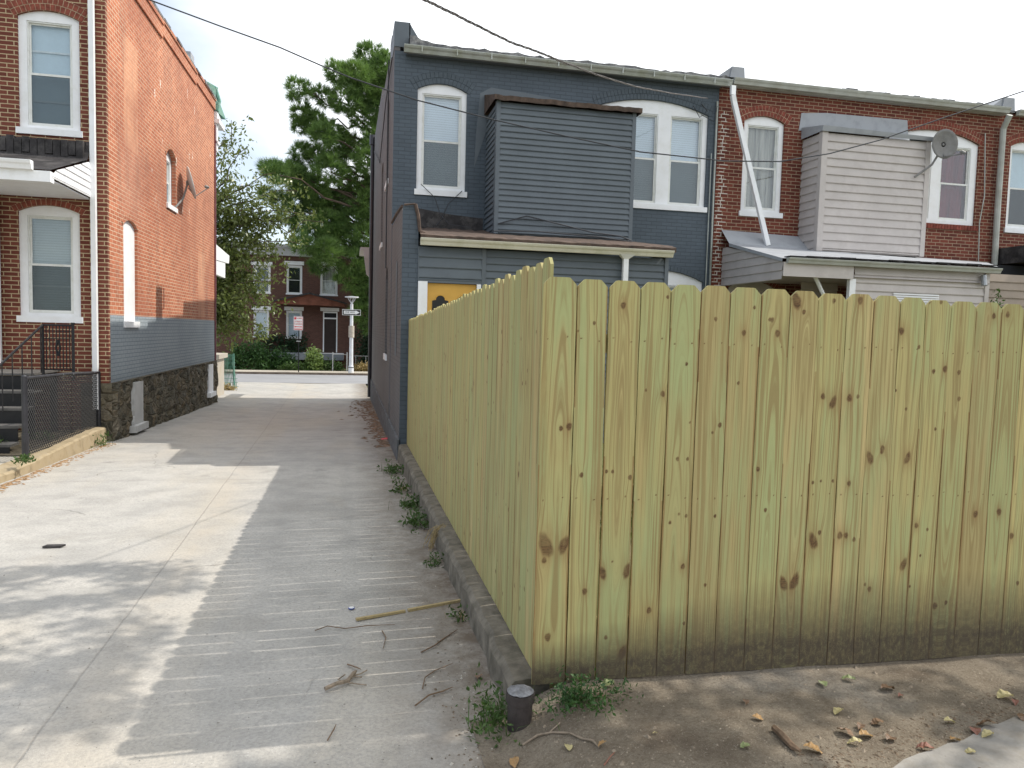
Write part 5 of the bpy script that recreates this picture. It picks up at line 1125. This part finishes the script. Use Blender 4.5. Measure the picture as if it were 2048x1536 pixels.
# metal gate posts and wire fence beyond the pavement
GF = thing('gate_frame', 'galvanised chain link gate frame beside the lamp post', 'gate', (-.5, 48.1, zp))
gm = MB(); gm.tube([(-.93, 48.1, zp - .05), (-.93, 48.1, -1.52)], .035, 8); gm.tube([(-.06, 48.1, zp - .05), (-.06, 48.1, -1.52)], .035, 8); gm.build('post', M['galv'], GF)
MB().tube([(-.93, 48.1, -1.66), (-.06, 48.1, -1.66)], .022, 6).build('rail', M['galv'], GF)
WF = thing('wire_fence', 'low wire fence with a single top rail right of the lamp post', 'fence', (1.5, 49.9, zp)); MB().tube([(.4, 49.9, -1.8), (6, 49.9, -1.8)], .022, 6).build('rail', M['galv'], WF); wm = MB()
for i in range(9): wm.tube([(.5 + .65 * i, 49.9, zp), (.5 + .65 * i, 49.9, -1.8)], .02, 5)
wm.build('post', M['galv'], WF)
# green mesh by the porch wall
GM = thing('mesh_barrier', 'bent green wire mesh barrier by the white porch wall', 'barrier', (-4.35, 29.0, -2.35))
g = MB()
for i in range(13):
    t = i / 12; x = -4.62 + .50 * t; fl_ = .06 * math.sin(t * 9); g.tube([(x + .10 * t, 29.2 + fl_, -2.42 + .02), (x, 29 + fl_, -1.5), (x - .02, 29 + fl_, -1.08)], .011, 4)
for k in range(9): z = -1.1 - k * .145; g.tube([(-4.64, 29, z), (-4.4, 29.05, z - .01), (-4.10 + .02 * k, 29, z)], .009, 4)
g.build('mesh', M['green_metal'], GM)
g = MB(); g.tube([(-4.63, 29, -2.42), (-4.63, 29, -1.05)], .03, 6); g.tube([(-4.10, 29, -2.42), (-4.12, 29, -1.05)], .03, 6); g.build('post', M['green_metal'], GM)
bush('weed', 'dry weeds at the foot of the green mesh barrier', 'weed', -4.3, 28.5, ga(28.5), .35, .2, .18, 40, .06, M['drygrass'], 50)

# ------------------------------------------------------------------ small things
def blades(mb, cx, cy, z, n, h, spread, rng, w=.004):
    for _ in range(n):
        a = rng.uniform(0, 2 * pi); r = abs(rng.normal(0, spread)); x = cx + r * math.cos(a); y = cy + r * math.sin(a); l = h * rng.uniform(.4, 1.1); lean = rng.normal(0, .4, 2)
        d = rng.uniform(0, pi); ux, uy = math.cos(d) * w, math.sin(d) * w
        p1 = (x + lean[0] * l * .35, y + lean[1] * l * .35, z + l * .6); p2 = (x + lean[0] * l, y + lean[1] * l, z + l * .9)
        mb.add([(x - ux, y - uy, z), (x + ux, y + uy, z), (p1[0] + ux * .8, p1[1] + uy * .8, p1[2]), (p1[0] - ux * .8, p1[1] - uy * .8, p1[2]), p2], [(0, 1, 2, 3), (3, 2, 4)])
weeds = [(.66, 3.10, .15, 60, 'weed clump around the foot of the pipe bollard'), (.70, 4.45, .06, 12, 'small weed on the kerb joint nearest the bollard'), (.67, 5.6, .09, 20, 'small weed tuft below the middle of the side fence'),
         (.64, 6.9, .15, 34, 'leafy weed against the kerb in the middle of the row'), (.66, 7.7, .14, 32, 'bushy weed just past the middle of the kerb'), (.62, 8.6, .12, 24, 'sprawling weed two thirds along the kerb'), (.60, 9.9, .16, 34, 'fresh green weed near the far end of the kerb'),
         (-3.87, 12.9, .24, 30, 'green weed at the foot of the stone corner by the chain link post'), (-3.82, 9.95, .10, 24, 'tuft of grass on the ochre kerb end'), (-4.45, 12.4, .2, 24, 'weed growing behind the chain link fence'), (-4.75, 11.3, .2, 26, 'leafy weed in front of the black steps')]
for i, (x, y, h, n_, lab) in enumerate(weeds):
    rg = np.random.default_rng(60 + i); zz = ga(y) + (.18 if x < -3.8 and y < 12.6 else 0)
    W_ = thing('weed', lab, 'weed', (x, y, zz)); m1 = MB(); cs = [(x + rg.normal(0, h * .45), y + rg.normal(0, h * .7), zz + abs(rg.normal(0, h * .42))) for _ in range(n_)]
    leafcloud(m1, cs, 6, .020 if y < 6 else .03, (.02, .02, .015), rg, -.3); m1.build('leaves', M['weedleaf'], W_)
    m2 = MB(); blades(m2, x, y, zz, n_, h * 1.1, h * .6, rg, .0025); m2.build('stalks', M['drygrass' if i in (1, 5) else 'weedleaf'], W_)
rg = np.random.default_rng(90)
W_ = thing('weed', 'dark leafy weed patch spreading on the dirt right of the bollard', 'weed', (1.0, 2.98, zd(1.0, 2.98))); m1 = MB()
cs = [(1.0 + rg.normal(0, .09), 2.98 + rg.normal(0, .06), zd(1.0, 2.98) + abs(rg.normal(0, .035))) for _ in range(130)]; leafcloud(m1, cs, 7, .014, (.02, .02, .012), rg, -.2); m1.build('leaves', M['bushleaf'], W_)
m2 = MB(); blades(m2, 1.0, 2.98, zd(1, 2.98), 120, .08, .09, rg, .0014); m2.build('stalks', M['weedleaf'], W_)
# dry straw over the kerb
W_ = MB(); 
for _ in range(26):
    x = .80 + rg.normal(0, .02); y = 6.1 + rg.normal(0, .04); W_.tube([(x, y, -1.62), (x - .07, y + rg.normal(0, .04), -1.66), (x - .12, y + rg.normal(0, .08), -1.80)], .0022, 3)
tag(W_.build('straw_tuft', M['drygrass'], None, (.8, 6.1, -1.62)), 'tuft of dry straw hanging over the grey kerb', 'straw')
# shrubs showing above the fence at the right
bush('shrub', 'leafy shoot showing above the fence below the steel roof vent', 'shrub', 12.0, 11.9, -.2, .22, .2, 1.35, 90, .045, M['weedleaf'], 71)
bush('shrub', 'broader leafy shrub above the fence at the far right', 'shrub', 12.9, 11.4, -.3, .5, .3, 1.75, 150, .05, M['weedleaf'], 72)
# yard growth glimpsed through the gaps
bush('shrub', 'low green growth in the yard glimpsed through the fence gaps', 'shrub', 1.9, 6.0, -1.65, .8, .8, .5, 200, .05, M['weedleaf'], 73)
# bollard
B = thing('pipe_bollard', 'short dark pipe bollard with concrete filled top at the kerb end', 'bollard', (.745, 3.03, -1.75))
zb0 = -1.78; zt0 = -1.545; bx, by_ = .745, 3.03
MB().tube([(bx, by_, zb0), (bx, by_, zt0 - .05), (bx, by_, zt0 - .045), (bx, by_, zt0 - .005)], [.052, .054, .062, .062], 28).build('pipe', M['bollard'], B, smooth=False)
cc = MB(); rg = np.random.default_rng(3); vs = [(bx, by_, zt0 + .012)]
for r_ in (1, 2, 3, 4):
    for s_ in range(24): t = 2 * pi * s_ / 24; q = r_ / 4 * .058; vs.append((bx + q * math.cos(t), by_ + q * math.sin(t), zt0 + .012 * (1 - (r_ / 4) ** 2) + rg.normal(0, .0012)))
fs = [(0, 1 + s_, 1 + (s_ + 1) % 24) for s_ in range(24)] + [(1 + r_ * 24 + s_, 1 + r_ * 24 + (s_ + 1) % 24, 1 + (r_ + 1) * 24 + (s_ + 1) % 24, 1 + (r_ + 1) * 24 + s_) for r_ in range(3) for s_ in range(24)]
cc.add(vs, fs); cc.build('concrete_fill', M['bollardtop'], B)
# lumber strip, sticks, twigs
def seg(a, b, w, h, mat, name, lab, cat):
    a, b = Vector(a), Vector(b); d = (b - a).normalized(); n_ = Vector((-d.y, d.x, 0)).normalized() * w / 2; u = Vector((0, 0, h)); m_ = MB()
    m_.add([a - n_, a + n_, a + n_ + u, a - n_ + u, b - n_, b + n_, b + n_ + u, b - n_ + u], [(0, 1, 2, 3), (4, 7, 6, 5), (0, 4, 5, 1), (1, 5, 6, 2), (2, 6, 7, 3), (3, 7, 4, 0)])
    return tag(m_.build(name, mat, None, tuple(a)), lab, cat)
def G(px, py, z0=-1.66, g_=-.0249):     # photo point on the alley surface
    fx_, fy_ = (px - 1024) / F, -(py - 768) / F; r_ = RM[0] * fx_ + RM[1] * fy_ + RM[2]; s_ = z0 / (r_.z - g_ * r_.y); return r_ * s_
F = 1486.997
yw, pt_, rl = .21812832, -.06901967, .02646107
fw = Vector((math.sin(yw), math.cos(yw), 0)); rt = Vector((math.cos(yw), -math.sin(yw), 0)); up = Vector((0, 0, 1))
f2 = fw * math.cos(pt_) + up * math.sin(pt_); u2 = up * math.cos(pt_) - fw * math.sin(pt_)
RM = (rt * math.cos(rl) + u2 * math.sin(rl), u2 * math.cos(rl) - rt * math.sin(rl), f2)
def GZ(px, py): p = G(px, py); return p
seg(G(712, 1241) , G(810, 1224), .02, .014, M['cutwood'], 'lumber_offcut', 'shorter pale strip of lumber lying on the alley', 'wood strip')
seg(G(816, 1223) , G(928, 1202), .022, .016, M['cutwood'], 'lumber_offcut', 'longer greenish strip of lumber reaching to the kerb weeds', 'wood strip')
def twig(px, r, name, lab, cat='twig', mat='twig', dirt=False, rise=.006):
    m_ = MB(); P = []
    for i, (x, y) in enumerate(px):
        p = G(x, y) if not dirt else D(x, y); P.append(p + Vector((0, 0, r + rise * (i % 2))))
    m_.tube(P, [r] * (len(P) - 1) + [r * .5], 6); return m_, P, lambda: tag(m_.build(name, M[mat], None, tuple(P[0])), lab, cat)
def D(px, py):                           # photo point on the dirt strip
    z = -1.62
    for _ in range(4):
        fx_, fy_ = (px - 1024) / F, -(py - 768) / F; r_ = RM[0] * fx_ + RM[1] * fy_ + RM[2]; p = r_ * (z / r_.z); z = zd(p.x, p.y)
    return p
m_, P, fin = twig([(650, 1382), (672, 1374), (695, 1366), (708, 1352), (712, 1346)], .011, 'branch_piece', 'broken weathered branch with forked ends on the alley', 'branch', 'stick')
for q in ([(695, 1368), (715, 1371), (733, 1373)], [(690, 1368), (676, 1362), (690, 1352)], [(708, 1354), (722, 1350), (734, 1343)], [(706, 1356), (724, 1357)]): m_.tube([G(x, y) + Vector((0, 0, .008)) for x, y in q], .0035, 5)
fin()
for px, r, lab in (([(830, 1413), (858, 1394), (885, 1384), (905, 1378)], .004, 'curved reddish twig nearest the bollard on the alley'),
                   ([(842, 1306), (868, 1295), (885, 1280), (915, 1262)], .004, 'thin twig slanting towards the kerb'),
                   ([(630, 1262), (655, 1255), (690, 1258), (735, 1254), (790, 1250)], .003, 'long fine twig beside the lumber strip'),
                   ([(764, 1262), (772, 1278), (766, 1298)], .003, 'short bent twig below the lumber strip'),
                   ([(845, 1378), (850, 1358), (870, 1342), (905, 1330)], .003, 'wiry curved stem left of the bollard'),
                   ([(695, 1330), (712, 1338), (722, 1340)], .004, 'little twig above the broken branch'),
                   ([(655, 1482), (668, 1462), (672, 1450)], .003, 'straw stem in the foreground of the alley')):
    m_, P, fin = twig(px, r, 'twig', lab); fin()
m_, P, fin = twig([(1045, 1492), (1075, 1475), (1105, 1467), (1140, 1471), (1165, 1480), (1185, 1486), (1198, 1497)], .005, 'twig', 'long arched twig on the dirt in front of the bollard', 'twig', 'stick', True); m_.tube([D(1100, 1468) + Vector((0, 0, .01)), D(1120, 1450) + Vector((0, 0, .01))], .003, 5); fin()
m_, P, fin = twig([(1548, 1462), (1562, 1478), (1585, 1500), (1600, 1512)], .014, 'stick', 'thick brown stick lying among the leaves on the dirt', 'stick', 'twig', True); fin()
m_, P, fin = twig([(1208, 1532), (1220, 1518), (1229, 1506)], .003, 'twig', 'short red twig on the dirt at the bottom edge', 'twig', 'lf_red', True); fin()
p = G(703, 1217); c_ = MB(); c_.tube([p + Vector((0, 0, .001)), p + Vector((0, 0, .006))], .020, 20); o = c_.build('bottle_cap', M['cap_blue'], None, tuple(p)); tag(o, 'white bottle cap with a blue rim on the shaded alley', 'bottle cap')
MB().tube([p + Vector((0, 0, .0061)), p + Vector((0, 0, .0075))], .0165, 20).build('disc', M['signwhite'], o)
p = G(768, 880); c_ = MB(); c_.add([p + Vector(v) for v in ((-.07, 0, .005), (.06, .02, .01), (.07, .10, .03), (-.05, .08, .02))], [(0, 1, 2, 3)]); tag(c_.build('litter_wrapper', M['litterred'], None, tuple(p)), 'crumpled red wrapper against the slate house wall', 'litter')
# flat dark patch on the alley
p = G(108, 1091); c_ = MB(); c_.prism(lambda u, v, w: (p.x + u, p.y + v, ga(p.y + v) + w), [(-.075, -.03), (.06, -.025), (.08, .02), (-.06, .03)], -.01, .004); tag(c_.build('tar_patch', M['tar'], None, tuple(p)), 'small dark tar patch on the sunlit concrete', 'patch')
# leaves
def leafmesh(mat, seed):
    rr = random.Random(seed); m_ = MB(); L_ = .055; w = .019; n_ = 8; vs = []
    for i in range(n_ + 1):
        t = i / n_; ww = w * math.sin(pi * min(1, t * .96 + .02)) ** .7; x = (t - .5) * L_; cz = .010 * math.sin(t * pi + rr.uniform(-.2, .2)) + .004 * rr.random(); vs += [(x, -ww, cz + .008 * rr.random()), (x, 0, cz), (x, ww, cz + .008 * rr.random())]
    fs = [(i * 3 + k, i * 3 + k + 1, i * 3 + 4 + k, i * 3 + 3 + k) for i in range(n_) for k in (0, 1)]
    m_.add(vs, fs); me = m_.build('fallen_leaf', mat); return me
protos = {k: leafmesh(M[k], i) for i, k in enumerate(('lf_yellow', 'lf_brown', 'lf_orange', 'lf_green', 'lf_red'))}
LV = [(1215, 1374, 'lf_green', 1.5, 0, 'pale green leaf lying by the foot of the fence'), (1135, 1500, 'lf_yellow', 1.0, 90, 'oval yellow leaf on the grey stone by the bollard'), (1205, 1492, 'lf_orange', .9, 20, 'orange leaf at the end of the arched twig'),
      (1490, 1408, 'lf_brown', 1.1, 70, 'brown leaf standing on edge on the dirt'), (1515, 1440, 'lf_orange', 1.0, -20, 'tan leaf beside the thick stick'), (1490, 1497, 'lf_green', 1.0, 10, 'green oval leaf left of the thick stick'),
      (1645, 1372, 'lf_green', 1.2, 80, 'broad olive leaf near the fence'), (1697, 1362, 'lf_green', 1.3, -30, 'bright green leaf near the fence'), (1678, 1428, 'lf_yellow', 1.2, 25, 'pale papery leaf in the middle of the dirt'),
      (1800, 1395, 'lf_red', .9, 30, 'curled dark red leaf on open dirt'), (1775, 1382, 'lf_brown', 1.6, 5, 'flat tan bark scrap on open dirt'), (2010, 1398, 'lf_yellow', 1.7, 0, 'large pale yellow leaf at the right edge'), (2030, 1408, 'lf_red', 1.0, 50, 'red leaf touching the large pale one'),
      (1730, 1476, 'lf_orange', 1.5, 10, 'long yellow-orange leaf in the leaf pile'), (1710, 1490, 'lf_yellow', 1.3, -20, 'curled yellow leaf at the left of the leaf pile'), (1720, 1458, 'lf_brown', 1.3, 40, 'dark brown leaf at the back of the leaf pile'), (1755, 1450, 'lf_brown', 1.2, -10, 'dry brown leaf right of the leaf pile'),
      (1898, 1448, 'lf_yellow', 1.2, 0, 'yellow leaf alone right of the leaf pile'), (1950, 1466, 'lf_red', 1.1, 60, 'reddish leaf before the slab edge'), (1975, 1475, 'lf_yellow', 1.4, 10, 'long yellow leaf on the slab edge'), (1975, 1455, 'lf_brown', 1.8, -30, 'curled brown leaf cluster near the slab'),
      (1910, 1485, 'lf_orange', 1.1, 10, 'small orange leaf at the slab edge'), (1940, 1509, 'lf_yellow', 1.0, -15, 'pale leaf on the grey slab'), (1850, 1500, 'lf_red', 1.4, -30, 'red twiggy leaf at the slab corner'), (2045, 1440, 'lf_brown', 1.2, 80, 'brown leaf cut by the right edge'),
      (1780, 1482, 'lf_brown', 1.2, 25, 'brown leaf right of the long orange leaf'), (1690, 1470, 'lf_brown', 1.5, -60, 'rolled brown leaf upright in the pile'), (1625, 1505, 'lf_orange', 1.6, -25, 'rust coloured leaf right of the thick stick'), (1200, 1395, 'lf_brown', .8, 10, 'small brown curl left on the dirt'), (1310, 1470, 'lf_yellow', .5, 10, 'tiny yellow leaf on the bare dirt'),
      (975, 1305, 'lf_orange', .9, 40, 'orange leaf in the soil beside the kerb'), (958, 1358, 'lf_brown', 1.2, 70, 'dry brown leaf in the soil by the kerb end'), (1030, 1530, 'lf_orange', 1.4, 80, 'orange leaf at the bottom edge below the bollard'), (20, 958, 'lf_brown', 2.5, 10, 'brown leaf in the gutter of the ochre kerb')]
for i, (px, py, k, s_, an, lab) in enumerate(LV):
    p = D(px, py) if px > 1040 else G(px, py); o = protos[k].copy(); COL.objects.link(o); o.location = p + Vector((0, 0, .006)); o.scale = (s_ * .85, s_ * random.uniform(.6, 1.0), s_ * .8); o.rotation_euler = (random.uniform(-.3, .3), random.uniform(-.3, .3), R(an)); tag(o, lab, 'leaf', 'fallen leaves on the ground')
for o in protos.values(): bpy.data.objects.remove(o)
# pebbles, soil crumbs, needles: uncountable litter
def crumbs(name, n, fn, smin, smax, mat, seed, lab, flat=.6, elong=1):
    rg = np.random.default_rng(seed); m_ = MB()
    for _ in range(n):
        x, y, z = fn(rg); s_ = rg.uniform(smin, smax) * (1 if rg.random() < .85 else 1.8); a = rg.uniform(0, 2 * pi); ca, sa = math.cos(a), math.sin(a)
        pts = [(-1 * elong, -.6, -.2), (1 * elong, -.5, -.2), (.8 * elong, .7, -.2), (-.7 * elong, .6, -.2), (.1, .1, 1 * flat)]
        m_.add([(x + (px * ca - py * sa) * s_, y + (px * sa + py * ca) * s_, z + pz * s_) for px, py, pz in pts], [(0, 1, 4), (1, 2, 4), (2, 3, 4), (3, 0, 4)])
    tag(m_.build(name, mat), lab, None, None, 'stuff')
def kerbside(rg):
    y = 2.6 + rg.random() ** 1.3 * 8; x = .71 - abs(rg.normal(0, .10)); return x, y, ga(y) - .005
crumbs('soil_debris', 6000, kerbside, .002, .008, varied('dark soil crumbs', (.16, .125, .09), .6, 40, .95), 1, 'soil and grit gathered along the kerb')
crumbs('gravel', 700, kerbside, .003, .009, varied('pale grit', (.45, .42, .37), .3, 60, .95), 2, 'pale grit along the kerb')
def dirtside(rg): x = rg.uniform(.75, 4.2); y = rg.uniform(1.9, 3.12); return x, y, zd(x, y)
crumbs('dirt_gravel', 3200, dirtside, .0012, .004, varied('dirt grit', (.30, .25, .19), .6, 60, .95), 3, 'fine grit on the packed dirt')
crumbs('dirt_clods', 420, dirtside, .005, .013, varied('dirt clods', (.22, .18, .135), .4, 40, .95), 8, 'small clods of earth on the dirt strip', .5)
crumbs('leaf_litter', 800, lambda rg: (lambda x, y: (x, y, zd(x, y)))(*(lambda a: (a, 2.72 + .28 * (min(a, 3.1) - 3.1) + rg.normal(0, .07)))(1.5 + abs(rg.normal(0, 1.3))),), .0025, .009, varied('leaf litter', (.13, .095, .065), .7, 60, .9), 4, 'brown leaf crumbs along the slab edge', .35, 1.8)
crumbs('alley_grit', 1500, lambda rg: (lambda x, y: (x, y, ga(y) + .004))(rg.uniform(-4, .6), 2.8 + rg.random() ** 2 * 12), .0015, .0035, varied('alley grit', (.24, .225, .20), .5, 60, .95), 5, 'grit scattered over the alley')
def nd(rg): y = 12.5 + rg.random() * 11; y = y; return .70 - abs(rg.normal(0, .25)) * (1 if y > 17 else .5), y, ga(y) + .01
crumbs('needle_litter', 600, nd, .012, .03, varied('brown needle litter', (.19, .125, .085), .5, 20, .95), 6, 'brown litter drifted against the slate house wall', .3, 2)
crumbs('kerb_litter', 500, lambda rg: (lambda y: (-3.84 + abs(rg.normal(0, .07)), y, ga(y) + .006))(rg.uniform(8.6, 13.2)), .008, .02, varied('kerb litter', (.27, .17, .09), .5, 20, .95), 7, 'dry litter along the ochre kerb', .3, 2)

# ------------------------------------------------------------------ sun, sky, camera
el, az = R(49.6), R(1.2)
sd_ = Vector((math.cos(el) * math.cos(az), math.cos(el) * math.sin(az), math.sin(el)))
sl_ = bpy.data.lights.new('sun', 'SUN'); sl_.energy = 3.6; sl_.angle = R(.53); sl_.color = (1, .945, .85)
so = bpy.data.objects.new('sun', sl_); COL.objects.link(so); so.rotation_euler = sd_.to_track_quat('Z', 'Y').to_euler(); so.location = (20, 0, 25)
w = bpy.data.worlds.new('World'); sc.world = w; w.use_nodes = True; t = w.node_tree; t.nodes.clear()
def wn(ty, **k):
    n_ = t.nodes.new('ShaderNode' + ty)
    for a, b in k.items(): setattr(n_, a, b)
    return n_
sky = wn('TexSky', sky_type='NISHITA', sun_disc=False, sun_elevation=el, sun_rotation=R(90) - az, altitude=0, air_density=1.0, dust_density=.8, ozone_density=1.0)
tc = wn('TexCoord'); mp = wn('Mapping'); mp.inputs['Scale'].default_value = (1, 1, 2.2); t.links.new(tc.outputs['Generated'], mp.inputs[0])
nz = wn('TexNoise'); nz.inputs['Scale'].default_value = 1.7; nz.inputs['Detail'].default_value = 7; nz.inputs['Roughness'].default_value = .55; t.links.new(mp.outputs[0], nz.inputs['Vector'])
sp = wn('SeparateXYZ'); t.links.new(tc.outputs['Generated'], sp.inputs[0])
a1 = wn('Math', operation='MULTIPLY_ADD'); t.links.new(nz.outputs['Fac'], a1.inputs[0]); a1.inputs[1].default_value = .75; a1.inputs[2].default_value = -.05
a2 = wn('Math', operation='MULTIPLY_ADD'); t.links.new(sp.outputs[2], a2.inputs[0]); a2.inputs[1].default_value = .9; t.links.new(a1.outputs[0], a2.inputs[2])
ad = wn('Math', operation='MULTIPLY_ADD'); t.links.new(sp.outputs[0], ad.inputs[0]); ad.inputs[1].default_value = 1.7; t.links.new(a2.outputs[0], ad.inputs[2])
rp = wn('ValToRGB'); rp.color_ramp.elements[0].position = .40; rp.color_ramp.elements[0].color = (.34, .34, .34, 1); rp.color_ramp.elements[1].position = .66; rp.color_ramp.elements[1].color = (1, 1, 1, 1); t.links.new(ad.outputs[0], rp.inputs[0])
mx = wn('Mix', data_type='RGBA'); t.links.new(rp.outputs[0], mx.inputs[0]); gn = wn('Mix', data_type='RGBA', blend_type='MULTIPLY'); gn.inputs[0].default_value = 1; t.links.new(sky.outputs[0], gn.inputs[6]); gn.inputs[7].default_value = (1, 1, 1, 1); t.links.new(gn.outputs[2], mx.inputs[6]); mx.inputs[7].default_value = (9.0, 9.25, 9.5, 1)
bg = wn('Background'); bg.inputs['Strength'].default_value = .15; t.links.new(mx.outputs[2], bg.inputs[0])
ou = wn('OutputWorld'); t.links.new(bg.outputs[0], ou.inputs[0])
cam = bpy.data.cameras.new('camera'); cam.sensor_width = 36; cam.sensor_fit = 'HORIZONTAL'; cam.lens = 36 * F / 2048; cam.clip_end = 4000; cam.clip_start = .05
co = bpy.data.objects.new('camera', cam); COL.objects.link(co)
co.matrix_world = Matrix(((RM[0].x, RM[1].x, -RM[2].x, 0), (RM[0].y, RM[1].y, -RM[2].y, 0), (RM[0].z, RM[1].z, -RM[2].z, 0), (0, 0, 0, 1)))
sc.camera = co
for o in list(COL.objects):
    if o.parent is None: o.location.z += 1.6
sc.view_settings.view_transform = 'Standard'; sc.view_settings.look = 'None'; sc.view_settings.gamma = 1; sc.view_settings.exposure = .2
sc.render.engine = 'CYCLES'; sc.cycles.max_bounces = 7; sc.cycles.transparent_max_bounces = 16; sc.cycles.use_denoising = True
